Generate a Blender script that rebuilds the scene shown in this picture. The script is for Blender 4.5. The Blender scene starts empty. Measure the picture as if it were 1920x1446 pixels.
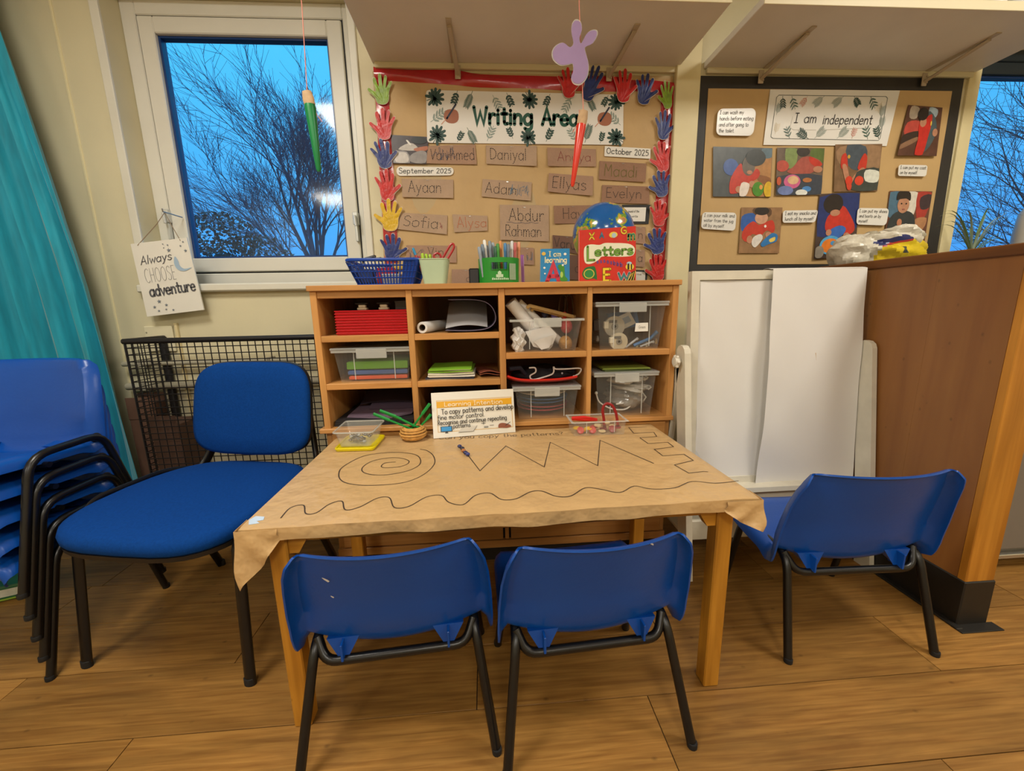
import bpy, bmesh, math, random
from mathutils import Vector, Matrix
R = math.radians
sc = bpy.context.scene
col = sc.collection

# ---------------------------------------------------------------- camera
CP = Vector((-.07, -1.93, .9648)); YAW, PIT, ROL, FPX = -.0642, .194, .0206, 755.
_f = Vector((-math.sin(YAW)*math.cos(PIT), math.cos(YAW)*math.cos(PIT), -math.sin(PIT)))
_r0 = Vector((math.cos(YAW), math.sin(YAW), 0)); _d0 = _f.cross(_r0)
_r = _r0*math.cos(ROL)+_d0*math.sin(ROL); _d = -_r0*math.sin(ROL)+_d0*math.cos(ROL)
cam = bpy.data.cameras.new('camera'); camo = bpy.data.objects.new('camera', cam); col.objects.link(camo)
cam.sensor_fit = 'HORIZONTAL'; cam.sensor_width = 36; cam.lens = FPX/1920*36; cam.clip_start = .02; cam.clip_end = 200
camo.matrix_world = Matrix(((_r.x, -_d.x, -_f.x, CP.x), (_r.y, -_d.y, -_f.y, CP.y), (_r.z, -_d.z, -_f.z, CP.z), (0, 0, 0, 1)))
sc.camera = camo

# ---------------------------------------------------------------- world, exposure
def lin(c):
    if isinstance(c, str): c = [int(c[i:i+2], 16)/255 for i in (0, 2, 4)]
    return tuple((v/12.92 if v <= .04045 else ((v+.055)/1.055)**2.4) for v in c)
wd = bpy.data.worlds.new('dusk_sky'); sc.world = wd; wd.use_nodes = True
_n = wd.node_tree.nodes; _l = wd.node_tree.links
_bg = _n['Background']
_tc = _n.new('ShaderNodeTexCoord'); _sx = _n.new('ShaderNodeSeparateXYZ'); _cr = _n.new('ShaderNodeValToRGB')
_l.new(_tc.outputs['Generated'], _sx.inputs[0]); _l.new(_sx.outputs['Z'], _cr.inputs[0]); _l.new(_cr.outputs[0], _bg.inputs[0])
_cr.color_ramp.elements[0].position = 0.0; _cr.color_ramp.elements[0].color = (*lin('3E96EE'), 1)
_cr.color_ramp.elements[1].position = .45; _cr.color_ramp.elements[1].color = (*lin('4CC8FF'), 1)
_bg.inputs[1].default_value = 1.1
sc.view_settings.view_transform = 'Standard'; sc.view_settings.look = 'None'
sc.view_settings.exposure = 0.12; sc.view_settings.gamma = 1.0; sc.view_settings.use_curve_mapping = False

# ceiling lights of the room (panel fixtures are built around these further down)
CEIL = 2.5
LAMPS = [(-1.0, -1.5, 28), (1.9, -1.5, 28), (.15, -3.6, 34), (2.3, -3.6, 18), (-2.0, -3.9, 26)]
for i, (x, y, e) in enumerate(LAMPS):
    ld = bpy.data.lights.new('ceiling_lamp', 'AREA'); ld.shape = 'RECTANGLE'; ld.size = .56; ld.size_y = .56
    ld.energy = e; ld.color = (1.0, .945, .84)
    lo = bpy.data.objects.new('ceiling_lamp', ld); col.objects.link(lo); lo.location = (x, y, CEIL-.045)

# ---------------------------------------------------------------- measuring the place: sight lines met with real planes
def ray(u, v): return _r*((u-960)/FPX)+_d*((v-723)/FPX)+_f
def WY(u, v, y=0.): d = ray(u, v); return CP+d*((y-CP.y)/d.y)
def WZ(u, v, z=0.): d = ray(u, v); return CP+d*((z-CP.z)/d.z)
def WX(u, v, x=0.): d = ray(u, v); return CP+d*((x-CP.x)/d.x)

# ---------------------------------------------------------------- materials
MC = {}
def _new(name):
    m = bpy.data.materials.new(name); m.use_nodes = True
    return m, m.node_tree.nodes, m.node_tree.links, m.node_tree.nodes['Principled BSDF']
def mat(c, rough=.55, var=0., vs=8., bump=0., bs=60., metal=0., spec=.5, coat=0., stretch=None, sheen=0.):
    key = (c, rough, var, vs, bump, bs, metal, spec, coat, stretch, sheen)
    if key in MC: return MC[key]
    m, n, l, b = _new('paint_'+(c if isinstance(c, str) else 'mix')); MC[key] = m
    rgb = lin(c); b.inputs['Base Color'].default_value = (*rgb, 1)
    b.inputs['Roughness'].default_value = rough; b.inputs['Metallic'].default_value = metal
    b.inputs['Specular IOR Level'].default_value = spec
    if coat: b.inputs['Coat Weight'].default_value = coat; b.inputs['Coat Roughness'].default_value = .12
    if sheen: b.inputs['Sheen Weight'].default_value = sheen
    if var or bump:
        tc = n.new('ShaderNodeTexCoord'); mp = n.new('ShaderNodeMapping'); l.new(tc.outputs['Object'], mp.inputs[0])
        if stretch: mp.inputs['Scale'].default_value = stretch
    if var:
        nz = n.new('ShaderNodeTexNoise'); nz.inputs['Scale'].default_value = vs; nz.inputs['Detail'].default_value = 4
        l.new(mp.outputs[0], nz.inputs[0])
        mx = n.new('ShaderNodeMix'); mx.data_type = 'RGBA'; mx.blend_type = 'MIX'
        mx.inputs[6].default_value = (*[v*(1-var) for v in rgb], 1); mx.inputs[7].default_value = (*[min(1, v*(1+var)) for v in rgb], 1)
        rp = n.new('ShaderNodeMapRange'); rp.inputs[1].default_value = .3; rp.inputs[2].default_value = .7
        l.new(nz.outputs[0], rp.inputs[0]); l.new(rp.outputs[0], mx.inputs[0]); l.new(mx.outputs[2], b.inputs['Base Color'])
    if bump:
        nb = n.new('ShaderNodeTexNoise'); nb.inputs['Scale'].default_value = bs; nb.inputs['Detail'].default_value = 3
        l.new(mp.outputs[0], nb.inputs[0]); bp = n.new('ShaderNodeBump'); bp.inputs['Strength'].default_value = bump
        bp.inputs['Distance'].default_value = .01
        l.new(nb.outputs[0], bp.inputs['Height']); l.new(bp.outputs[0], b.inputs['Normal'])
    return m
def wood(name, c1, c2, axis, rough=.45, fine=60., along=3., knots=0., rnd=False, spec=.4, coat=0.):
    if name in MC: return MC[name]
    m, n, l, b = _new(name); MC[name] = m
    tc = n.new('ShaderNodeTexCoord'); mp = n.new('ShaderNodeMapping')
    s = [fine]*3; s[axis] = along; mp.inputs['Scale'].default_value = s
    src = tc.outputs['Object']
    if rnd:
        oi = n.new('ShaderNodeObjectInfo'); ad = n.new('ShaderNodeVectorMath'); ad.operation = 'ADD'
        mu = n.new('ShaderNodeMath'); mu.operation = 'MULTIPLY'; mu.inputs[1].default_value = 37.
        l.new(oi.outputs['Random'], mu.inputs[0]); l.new(src, ad.inputs[0]); l.new(mu.outputs[0], ad.inputs[1]); src = ad.outputs[0]
    l.new(src, mp.inputs[0])
    nz = n.new('ShaderNodeTexNoise'); nz.inputs['Scale'].default_value = 1; nz.inputs['Detail'].default_value = 6; nz.inputs['Distortion'].default_value = .6
    l.new(mp.outputs[0], nz.inputs[0])
    cr = n.new('ShaderNodeValToRGB'); cr.color_ramp.elements[0].position = .32; cr.color_ramp.elements[1].position = .68
    cr.color_ramp.elements[0].color = (*lin(c1), 1); cr.color_ramp.elements[1].color = (*lin(c2), 1)
    l.new(nz.outputs[0], cr.inputs[0]); out = cr.outputs[0]
    n2 = n.new('ShaderNodeTexNoise'); n2.inputs['Scale'].default_value = 1; n2.inputs['Detail'].default_value = 3; n2.inputs['Distortion'].default_value = 1.5
    mp2 = n.new('ShaderNodeMapping'); s2 = [fine*.12]*3; s2[axis] = along*.5; mp2.inputs['Scale'].default_value = s2
    l.new(src, mp2.inputs[0]); l.new(mp2.outputs[0], n2.inputs[0])
    mr = n.new('ShaderNodeMapRange'); mr.inputs[1].default_value = .35; mr.inputs[2].default_value = .75; mr.inputs[3].default_value = 1.12; mr.inputs[4].default_value = .72
    l.new(n2.outputs[0], mr.inputs[0])
    mx = n.new('ShaderNodeVectorMath'); mx.operation = 'SCALE'; l.new(out, mx.inputs[0]); l.new(mr.outputs[0], mx.inputs[3]); out = mx.outputs[0]
    if rnd:
        m3 = n.new('ShaderNodeMapRange'); m3.inputs[3].default_value = .86; m3.inputs[4].default_value = 1.12
        l.new(oi.outputs['Random'], m3.inputs[0]); mx = n.new('ShaderNodeVectorMath'); mx.operation = 'SCALE'
        l.new(out, mx.inputs[0]); l.new(m3.outputs[0], mx.inputs[3]); out = mx.outputs[0]
    if knots:
        vo = n.new('ShaderNodeTexVoronoi'); mk = n.new('ShaderNodeMapping'); sk = [knots*1.6]*3; sk[axis] = knots; mk.inputs['Scale'].default_value = sk
        l.new(src, mk.inputs[0]); l.new(mk.outputs[0], vo.inputs[0]); kr = n.new('ShaderNodeMapRange')
        kr.inputs[1].default_value = .01; kr.inputs[2].default_value = .10; kr.inputs[3].default_value = .6; kr.inputs[4].default_value = 1.
        l.new(vo.outputs['Distance'], kr.inputs[0]); mx = n.new('ShaderNodeVectorMath'); mx.operation = 'SCALE'
        l.new(out, mx.inputs[0]); l.new(kr.outputs[0], mx.inputs[3]); out = mx.outputs[0]
    l.new(out, b.inputs['Base Color'])
    b.inputs['Roughness'].default_value = rough; b.inputs['Specular IOR Level'].default_value = spec
    if coat: b.inputs['Coat Weight'].default_value = coat; b.inputs['Coat Roughness'].default_value = .25
    bp = n.new('ShaderNodeBump'); bp.inputs['Strength'].default_value = .08; bp.inputs['Distance'].default_value = .004
    l.new(nz.outputs[0], bp.inputs['Height']); l.new(bp.outputs[0], b.inputs['Normal'])
    return m
def clear(name, c='FFFFFF', haze=.12, gloss=.06, rough=.08):
    if name in MC: return MC[name]
    m, n, l, b = _new(name); MC[name] = m; n.remove(b)
    t = n.new('ShaderNodeBsdfTransparent'); t.inputs[0].default_value = (*lin(c), 1)
    d = n.new('ShaderNodeBsdfDiffuse'); d.inputs[0].default_value = (*lin('E6E8E4'), 1)
    g = n.new('ShaderNodeBsdfGlossy'); g.inputs['Roughness'].default_value = rough
    a = n.new('ShaderNodeMixShader'); a.inputs[0].default_value = haze; l.new(t.outputs[0], a.inputs[1]); l.new(d.outputs[0], a.inputs[2])
    e = n.new('ShaderNodeMixShader'); lw = n.new('ShaderNodeLayerWeight'); lw.inputs[0].default_value = .5; pw_ = n.new('ShaderNodeMath'); pw_.operation = 'POWER'; pw_.inputs[1].default_value = 5.
    ma = n.new('ShaderNodeMath'); ma.operation = 'MULTIPLY_ADD'; ma.inputs[1].default_value = .7; ma.inputs[2].default_value = gloss*.4
    l.new(lw.outputs['Facing'], pw_.inputs[0]); l.new(pw_.outputs[0], ma.inputs[0]); l.new(ma.outputs[0], e.inputs[0]); l.new(a.outputs[0], e.inputs[1]); l.new(g.outputs[0], e.inputs[2])
    l.new(e.outputs[0], n['Material Output'].inputs[0])
    return m
def emit(name, c, s):
    m, n, l, b = _new(name); b.inputs['Base Color'].default_value = (.9, .9, .9, 1)
    b.inputs['Emission Color'].default_value = (*lin(c), 1); b.inputs['Emission Strength'].default_value = s
    return m

# ---------------------------------------------------------------- mesh builder
class G:
    def __init__(s): s.v = []; s.f = []; s.m = []
    def add(s, vs, fs, m=0):
        o = len(s.v); s.v += [tuple(p) for p in vs]; s.f += [tuple(i+o for i in f) for f in fs]; s.m += [m]*len(fs); return s
    def box(s, x0, x1, y0, y1, z0, z1, b=0., m=0):
        if b <= 0:
            vs = [(x, y, z) for z in (z0, z1) for y in (y0, y1) for x in (x0, x1)]
            return s.add(vs, [(0, 2, 3, 1), (4, 5, 7, 6), (0, 1, 5, 4), (2, 6, 7, 3), (0, 4, 6, 2), (1, 3, 7, 5)], m)
        X = (x0, x1); Y = (y0, y1); Z = (z0, z1); vs = []; idx = {}
        for i in (0, 1):
            for j in (0, 1):
                for k in (0, 1):
                    a = (b, -b); p = (X[i], Y[j], Z[k]); q = (p[0]+a[i], p[1]+a[j], p[2]+a[k])
                    for ax in range(3):
                        r = list(q); r[ax] = p[ax]; idx[(i, j, k, ax)] = len(vs); vs.append(r)
        fs = []
        for ax in range(3):
            o = [t for t in range(3) if t != ax]
            for e in (0, 1):
                def key(a, c):
                    k = [0, 0, 0]; k[ax] = e; k[o[0]] = a; k[o[1]] = c; return idx[(*k, ax)]
                fs.append((key(0, 0), key(1, 0), key(1, 1), key(0, 1)))
        for ax in range(3):
            o = [t for t in range(3) if t != ax]
            for a in (0, 1):
                for c in (0, 1):
                    def key(e, w):
                        k = [0, 0, 0]; k[ax] = e; k[o[0]] = a; k[o[1]] = c; return idx[(*k, w)]
                    fs.append((key(0, o[0]), key(1, o[0]), key(1, o[1]), key(0, o[1])))
        for i in (0, 1):
            for j in (0, 1):
                for k in (0, 1): fs.append(tuple(idx[(i, j, k, ax)] for ax in range(3)))
        return s.add(vs, fs, m)
    def tube(s, pts, r, n=8, closed=False, caps=True, m=0, flat=1., up=None):
        pts = [Vector(p) for p in pts]; N = len(pts); rs = r if isinstance(r, (list, tuple)) else [r]*N
        vs = []; fs = []; nv = None
        for i in range(N):
            if closed: t = pts[(i+1) % N]-pts[i-1]
            else: t = pts[min(i+1, N-1)]-pts[max(i-1, 0)]
            if t.length < 1e-9: t = Vector((0, 0, 1))
            t.normalize()
            if nv is None:
                a = Vector(up) if up else (Vector((0, 0, 1)) if abs(t.z) < .9 else Vector((1, 0, 0)))
                nv = (a-t*a.dot(t)).normalized()
            else:
                nv = nv-t*nv.dot(t)
                nv = nv.normalized() if nv.length > 1e-6 else t.orthogonal().normalized()
            bv = t.cross(nv)
            for k in range(n):
                a = 2*math.pi*k/n; vs.append(pts[i]+nv*(math.cos(a)*rs[i])+bv*(math.sin(a)*rs[i]*flat))
        for i in range(N if closed else N-1):
            j = (i+1) % N
            for k in range(n): fs.append((i*n+k, i*n+(k+1) % n, j*n+(k+1) % n, j*n+k))
        if caps and not closed: fs += [tuple(range(n-1, -1, -1)), tuple(range((N-1)*n, N*n))]
        return s.add(vs, fs, m)
    def lathe(s, prof, n=24, c=(0, 0, 0), M=None, m=0, sx=1., sy=1., caps=True):
        vs = []; fs = []; c = Vector(c)
        for r, z in prof:
            for k in range(n):
                a = 2*math.pi*k/n; p = Vector((r*math.cos(a)*sx, r*math.sin(a)*sy, z)); vs.append((M@p if M else p)+c)
        for i in range(len(prof)-1):
            for k in range(n): fs.append((i*n+k, i*n+(k+1) % n, (i+1)*n+(k+1) % n, (i+1)*n+k))
        if caps: fs += [tuple(range(n-1, -1, -1)), tuple(range((len(prof)-1)*n, len(prof)*n))]
        return s.add(vs, fs, m)
    def prism(s, pts, d, m=0):
        d = Vector(d); a = [Vector(p) for p in pts]; n = len(a)
        vs = a+[p+d for p in a]
        return s.add(vs, [tuple(range(n)), tuple(range(2*n-1, n-1, -1))]+[(i, n+i, n+(i+1) % n, (i+1) % n) for i in range(n)], m)
    def grid(s, fn, nu, nv, m=0, thick=0., nrm=None):
        P = [[Vector(fn(i/nu, j/nv)) for j in range(nv+1)] for i in range(nu+1)]
        vs = [p for row in P for p in row]; q = nv+1
        fs = [(i*q+j, (i+1)*q+j, (i+1)*q+j+1, i*q+j+1) for i in range(nu) for j in range(nv)]
        if thick:
            N = []
            for i in range(nu+1):
                for j in range(nv+1):
                    a = P[min(i+1, nu)][j]-P[max(i-1, 0)][j]; b = P[i][min(j+1, nv)]-P[i][max(j-1, 0)]
                    k = a.cross(b); N.append(k.normalized() if k.length > 1e-12 else Vector((0, 0, 1)))
            o = len(vs); vs = vs+[p-k*thick for p, k in zip(vs, N)]
            fs += [tuple(o+t for t in reversed(f)) for f in fs]
            rim = [i*q for i in range(nu+1)]+[nu*q+j for j in range(1, q)]+[i*q+nv for i in range(nu-1, -1, -1)]+[j for j in range(nv-1, 0, -1)]
            for a, b in zip(rim, rim[1:]+rim[:1]): fs.append((b, a, o+a, o+b))
        return s.add(vs, fs, m)
    def sphere(s, c, r, n=12, k=8, m=0, sz=1.):
        prof = [(max(1e-4, r*math.sin(math.pi*i/k)), -r*sz*math.cos(math.pi*i/k)) for i in range(k+1)]
        return s.lathe(prof, n, c, m=m, caps=False)
    def move(s, d): d = Vector(d); s.v = [tuple(Vector(p)+d) for p in s.v]; return s
    def xf(s, M): s.v = [tuple(M@Vector(p)) for p in s.v]; return s

def rnd_path(pts, r, n=5):
    pts = [Vector(p) for p in pts]; out = [pts[0]]
    for a, b, c in zip(pts, pts[1:], pts[2:]):
        d1 = (a-b); d2 = (c-b); k = min(r, d1.length*.48, d2.length*.48); p = b+d1.normalized()*k; q = b+d2.normalized()*k
        for i in range(n+1):
            t = i/n; out.append(p*(1-t)**2+b*2*t*(1-t)+q*t*t)
    out.append(pts[-1]); return out
def cr(pts, n=4, closed=False):
    P = [Vector(p) if len(p) == 3 else Vector((p[0], p[1], 0)) for p in pts]; N = len(P); out = []
    for i in range(N if closed else N-1):
        if closed: a, b, c, d = P[i-1], P[i], P[(i+1) % N], P[(i+2) % N]
        else: a, b, c, d = P[max(i-1, 0)], P[i], P[i+1], P[min(i+2, N-1)]
        for k in range(n):
            t = k/n; out.append(.5*((2*b)+(c-a)*t+(2*a-5*b+4*c-d)*t*t+(3*b-a-3*c+d)*t**3))
    if not closed: out.append(P[-1])
    return out

def mesh(name, g, mats, smooth=40):
    me = bpy.data.meshes.new(name); me.from_pydata(g.v, [], g.f); me.validate(verbose=False)
    for m in (mats if isinstance(mats, (list, tuple)) else [mats]): me.materials.append(m)
    if any(g.m) and len(me.polygons) == len(g.m): me.polygons.foreach_set('material_index', g.m)
    if smooth:
        me.polygons.foreach_set('use_smooth', [True]*len(me.polygons))
        try: me.set_sharp_from_angle(angle=R(smooth))
        except Exception: pass
    me.update(); return me
def obj(name, g, mats, parent=None, smooth=40, loc=None):
    o = bpy.data.objects.new(name, mesh(name, g, mats, smooth) if isinstance(g, G) else g); col.objects.link(o)
    if parent: o.parent = parent
    if loc is not None: o.location = loc
    return o
def tag(o, label=None, cat=None, group=None, kind=None):
    if label: o['label'] = label
    if cat: o['category'] = cat
    if group: o['group'] = group
    if kind: o['kind'] = kind
    return o
def thing(name, label, cat, loc=(0, 0, 0), rz=0., group=None):
    o = bpy.data.objects.new(name, None); col.objects.link(o); o.empty_display_size = .05
    o.location = loc; o.rotation_euler = (0, 0, rz); return tag(o, label, cat, group)
def wpart(name, g, mats, t, smooth=40):          # a part whose mesh was made in world coordinates (its thing is not turned)
    top = t
    off = Vector((0, 0, 0))
    while top: off += top.location; top = top.parent
    return obj(name, g.move(-off), mats, t, smooth)
def single(name, g, mats, label, cat, base, group=None, smooth=40):
    base = Vector(base); return tag(obj(name, g.move(-base), mats, None, smooth, base), label, cat, group)
def struct(name, g, mats, smooth=0): return tag(obj(name, g, mats, None, smooth), kind='structure')
def copy_tree(o, parent=None):
    c = o.copy(); col.objects.link(c); c.parent = parent
    for ch in list(o.children): copy_tree(ch, c)
    return c

# ---------------------------------------------------------------- stroke alphabet for writing
GL = {
'a':(64,'c55,45 32,60 8,45 5,28 12,6 32,0 55,18;55,60 55,0'),'b':(64,'8,100 8,0;c8,40 30,60 52,48 56,30 50,8 30,0 8,16'),
'c':(60,'c54,50 32,60 10,46 6,28 14,8 34,0 54,10'),'d':(64,'c55,42 32,60 10,46 6,28 14,6 34,0 55,18;55,100 55,0'),
'e':(62,'8,32 54,32;c54,32 48,54 30,60 10,48 6,28 14,6 34,0 54,10'),'f':(50,'c48,94 36,100 24,90 22,70 22,0;6,58 44,58'),
'g':(64,'c55,42 32,60 10,46 6,28 14,6 34,0 55,18;c55,60 55,-10 46,-28 28,-32 10,-24'),'h':(62,'8,100 8,0;c8,36 26,58 46,54 52,36 52,0'),
'i':(22,'10,60 10,0;10,81 10,83'),'j':(32,'c22,60 22,-12 14,-28 0,-28;22,81 22,83'),'k':(56,'8,100 8,0;46,58 8,24;22,34 50,0'),
'l':(22,'10,100 10,0'),'m':(84,'8,60 8,0;c8,38 20,58 34,56 40,40 40,0;c40,38 54,58 68,56 74,40 74,0'),'n':(62,'8,60 8,0;c8,36 26,58 46,54 52,36 52,0'),
'o':(64,'c32,60 10,48 6,30 12,8 32,0 54,10 58,30 54,50 32,60'),'p':(64,'8,60 8,-34;c8,40 30,60 52,48 56,30 50,8 30,0 8,14'),
'q':(64,'c55,42 32,60 10,46 6,28 14,6 34,0 55,18;55,60 55,-34'),'r':(48,'8,60 8,0;c8,34 20,54 34,60 44,54'),'s':(56,'c48,52 30,60 12,52 14,38 34,30 50,18 42,4 24,0 6,8'),
't':(50,'24,92 24,14;c24,14 30,2 46,4;6,62 44,62'),'u':(62,'c8,60 8,20 20,2 38,2 52,20;52,60 52,0'),'v':(56,'4,60 28,0 52,60'),'w':(78,'4,60 20,0 38,50 56,0 72,60'),
'x':(56,'6,60 50,0;50,60 6,0'),'y':(60,'6,60 30,4;c54,60 30,4 18,-24 6,-32'),'z':(56,'6,60 50,60 6,0 50,0'),
'A':(74,'4,0 36,100 68,0;16,34 56,34'),'C':(74,'c66,86 44,100 16,84 6,50 16,14 44,0 66,12'),'D':(76,'10,100 10,0;c10,100 44,94 66,70 66,30 44,6 10,0'),
'E':(64,'56,100 10,100 10,0 56,0;10,52 48,52'),'G':(76,'c66,84 44,100 16,84 6,50 16,14 42,0 66,14 66,44;40,44 68,44'),'H':(74,'10,100 10,0;62,100 62,0;10,52 62,52'),
'I':(46,'20,100 20,0;4,100 36,100;4,0 36,0'),'L':(60,'10,100 10,0 54,0'),'M':(86,'8,0 14,100 42,40 70,100 76,0'),'N':(74,'10,0 10,100 62,0 62,100'),
'O':(82,'c40,100 14,84 6,50 14,16 40,0 66,16 74,50 66,84 40,100'),'R':(68,'10,100 10,0;c10,98 44,96 56,76 44,54 10,50;28,52 60,0'),
'S':(66,'c58,86 36,100 12,88 12,66 36,52 58,36 54,10 30,0 6,12'),'T':(74,'36,100 36,0;4,100 68,100'),'V':(70,'4,100 34,0 64,100'),'W':(94,'4,100 24,0 46,70 68,0 88,100'),
'X':(70,'6,100 62,0;62,100 6,0'),'0':(62,'c30,100 10,80 6,50 10,20 30,0 50,20 54,50 50,80 30,100'),'2':(62,'c8,80 20,98 42,96 50,76 36,46 8,0;8,0 54,0'),
'5':(62,'50,98 16,98 12,58;c12,58 34,64 52,50 52,22 34,2 8,8'),'.':(22,'10,2 10,5'),'?':(56,'c6,82 22,100 44,92 46,70 28,52 26,30;26,2 26,5'),
'+':(60,'30,70 30,20;6,45 54,45'),'-':(60,'6,45 54,45'),'=':(60,'6,55 54,55;6,36 54,36'),' ':(36,'')}
def glyphs(s):
    x = 0; out = []
    for ch in s:
        w, d = GL[ch]
        for st in d.split(';'):
            if not st: continue
            cu = st[0] == 'c'; p = [tuple(float(t) for t in q.split(',')) for q in st.lstrip('c').split()]
            p = [(q.x, q.y) for q in cr(p, 4)] if cu else p
            out.append([(a+x, b) for a, b in p])
        x += w+6
    return out, max(1, x-6)
def ribbon(g, pts, w, P, m=0, dash=None):
    """flat stroke of width w along 2D pts; P maps (x,y) to 3D"""
    pts = [Vector((p[0], p[1])) for p in pts]
    if dash:
        acc = [pts[0]]
        for a, b in zip(pts, pts[1:]):
            k = max(1, int((b-a).length/(dash*.25)))
            acc += [a+(b-a)*(i/k) for i in range(1, k+1)]
        run = []; L = 0; prev = acc[0]; on = True; run = [prev]
        for q in acc[1:]:
            L += (q-prev).length
            if on: run.append(q)
            if L > (dash if on else dash*.75):
                if on and len(run) > 1: ribbon(g, run, w, P, m)
                on = not on; L = 0; run = [q] if on else []
            prev = q
        if on and len(run) > 1: ribbon(g, run, w, P, m)
        return
    N = len(pts); h = w/2
    if N < 2: return
    L = []; Rr = []
    for i in range(N):
        a = (pts[i]-pts[i-1]) if i else (pts[1]-pts[0]); b = (pts[i+1]-pts[i]) if i < N-1 else a
        if a.length < 1e-9: a = b
        if b.length < 1e-9: b = a
        if a.length < 1e-9: continue
        a = a.normalized(); b = b.normalized(); na = Vector((-a.y, a.x)); nb = Vector((-b.y, b.x)); t = na+nb
        if t.length < .3: t = na
        t = t.normalized(); k = h/max(.45, t.dot(na)); L.append(pts[i]+t*k); Rr.append(pts[i]-t*k)
    if len(L) < 2: return
    n = len(L); vs = [P(q.x, q.y) for q in L]+[P(q.x, q.y) for q in Rr]
    g.add(vs, [(i, n+i, n+i+1, i+1) for i in range(n-1)], m)
    for c in (pts[0], pts[-1]): g.add([P(c.x+h*math.cos(t*math.pi/4), c.y+h*math.sin(t*math.pi/4)) for t in range(8)], [tuple(range(8))], m)
class Card:
    """a thin sheet pinned on a plane; corners TL TR BR BL are real points; c.P(u,v,off) is a point on its face"""
    def __init__(s, tl, tr, br, bl, bulge=0., n=None): s.c = [Vector(p) for p in (tl, tr, br, bl)]; s.bulge = bulge; s.n = Vector(n) if n else Vector((0, -1, 0))
    def P(s, u, v, off=0.):
        tl, tr, br, bl = s.c
        return (bl*(1-u)+br*u)*(1-v)+(tl*(1-u)+tr*u)*v+s.n*(off+s.bulge*(4*(u-.5)**2*.6-(v-.5)*1.2*abs(2*u-1)+.3))
    @property
    def w(s): return (s.c[1]-s.c[0]).length
    @property
    def h(s): return (s.c[3]-s.c[0]).length
    def sheet(s, th=.0012, nu=6, nv=4):
        g = G(); g.grid(lambda u, v: s.P(u, v, th), nu, nv, thick=th); return g
    def rsheet(s, r=.2, th=.0012):
        a = s.w/s.h; o = []
        for cx, cy, a0 in ((1, 1, 0), (0, 1, 90), (0, 0, 180), (1, 0, 270)):
            for k in range(5):
                t = R(a0+k*22.5); rx = r/a
                o.append((cx+(rx*(math.cos(t)-1) if cx else rx*(1+math.cos(t))), cy+(r*(math.sin(t)-1) if cy else r*(1+math.sin(t)))))
        g = G(); g.prism([s.P(u, v, th) for u, v in o], s.n*-th); return g
    def text(s, g, t, u0, u1, v0, v1, w=.12, off=.0018, m=0, dash=None, slant=0., skew=0., wob=0.):
        st, W = glyphs(t); H = 100.; sx = s.w*(u1-u0)/W; sy = s.h*(v1-v0)/H; wd = w*100*sy if sy < sx*2 else w*100*sx
        rn = random.Random(hash(t) % 1000 if False else len(t)*7+ord(t[0]))
        for p in st:
            q = []
            for a, b in p:
                x = a*sx+slant*b*sy; y = b*sy+skew*x
                if wob: x += rn.uniform(-wob, wob)*sy*100; y += rn.uniform(-wob, wob)*sy*100
                q.append((x, y))
            ribbon(g, q, wd, lambda x, y: s.P(u0+x/s.w, v0+y/s.h, off), m, dash*100*sy if dash else None)
    def poly(s, g, pts, off=.0018, m=0, smooth=True, n=3):
        q = cr(pts, n, True) if smooth else [Vector((a, b, 0)) for a, b in pts]
        g.add([s.P(min(.995, max(.005, p.x)), min(.995, max(.005, p.y)), off) for p in q], [tuple(range(len(q)))], m)
    def line(s, g, pts, w, off=.0018, m=0, smooth=False):
        q = [(p.x, p.y) for p in cr(pts, 4)] if smooth else pts
        ribbon(g, [(a*s.w, b*s.h) for a, b in q], w, lambda x, y: s.P(x/s.w, y/s.h, off), m)
def wcard(tl, tr, br, bl, y=-.006, bulge=0.): return Card(*[WY(p[0], p[1], y) for p in (tl, tr, br, bl)], bulge=bulge)

# ================================================================ the room
cream = mat('D2CAAA', .6, .05, 3, .04, 40); white_paint = mat('D6D4C8', .4, .04, 6, .03, 90)
upvc = mat('DAD9D0', .35, .03, 5); shelf_paint = mat('DDD8D2', .5, .05, 4, .02, 60); dark_gap = mat('1B1B22', .6)
GX0, GX1, GY0, GY1 = -2.75, 3.3, -5.0, 0.
# floor: base slab and each board
fl = struct('floor', G().box(GX0-.2, GX1+.2, GY0-.2, .2, -.06, -.0035), mat('170D05', .9))
plank_m = wood('floor_oak', '805828', '9E743A', 0, .42, 110., 5., knots=2.2, rnd=True, spec=.35)
PW = .1915
rn = random.Random(5); joints = {0: (.3065, 1.32), 1: (-.06, 1.10), 2: (-.52, .72)}
lens = {}
def plank(x0, x1, y0, y1):
    L = round(x1-x0, 3); k = (L, round(y1-y0, 3))
    if k not in lens: lens[k] = mesh('plank', G().box(-L/2+.0011, L/2-.0011, -(y1-y0)/2+.0011, (y1-y0)/2-.0011, -.004, 0, .0003), plank_m, 0)
    obj('plank', lens[k], None, fl, loc=((x0+x1)/2, (y0+y1)/2, 0))
y1 = -1.112+PW*6; row = -6
while y1 > GY0:
    y0 = y1-PW; ya, yb = max(y0, GY0), min(y1, 0)
    if yb > ya+.02:
        off = {0: .3065, -1: 1.10, -2: .42, 1: -.35, -3: -.30}.get(row, rn.uniform(0, 1.2)); off = off % 1.22
        x = GX0+((off-GX0) % 1.22)-1.22
        while x < GX1:
            a, b = max(x, GX0), min(x+1.22, GX1)
            if b-a > .02: plank(a, b, ya, yb)
            x += 1.22
    y1 = y0; row += 1

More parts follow.
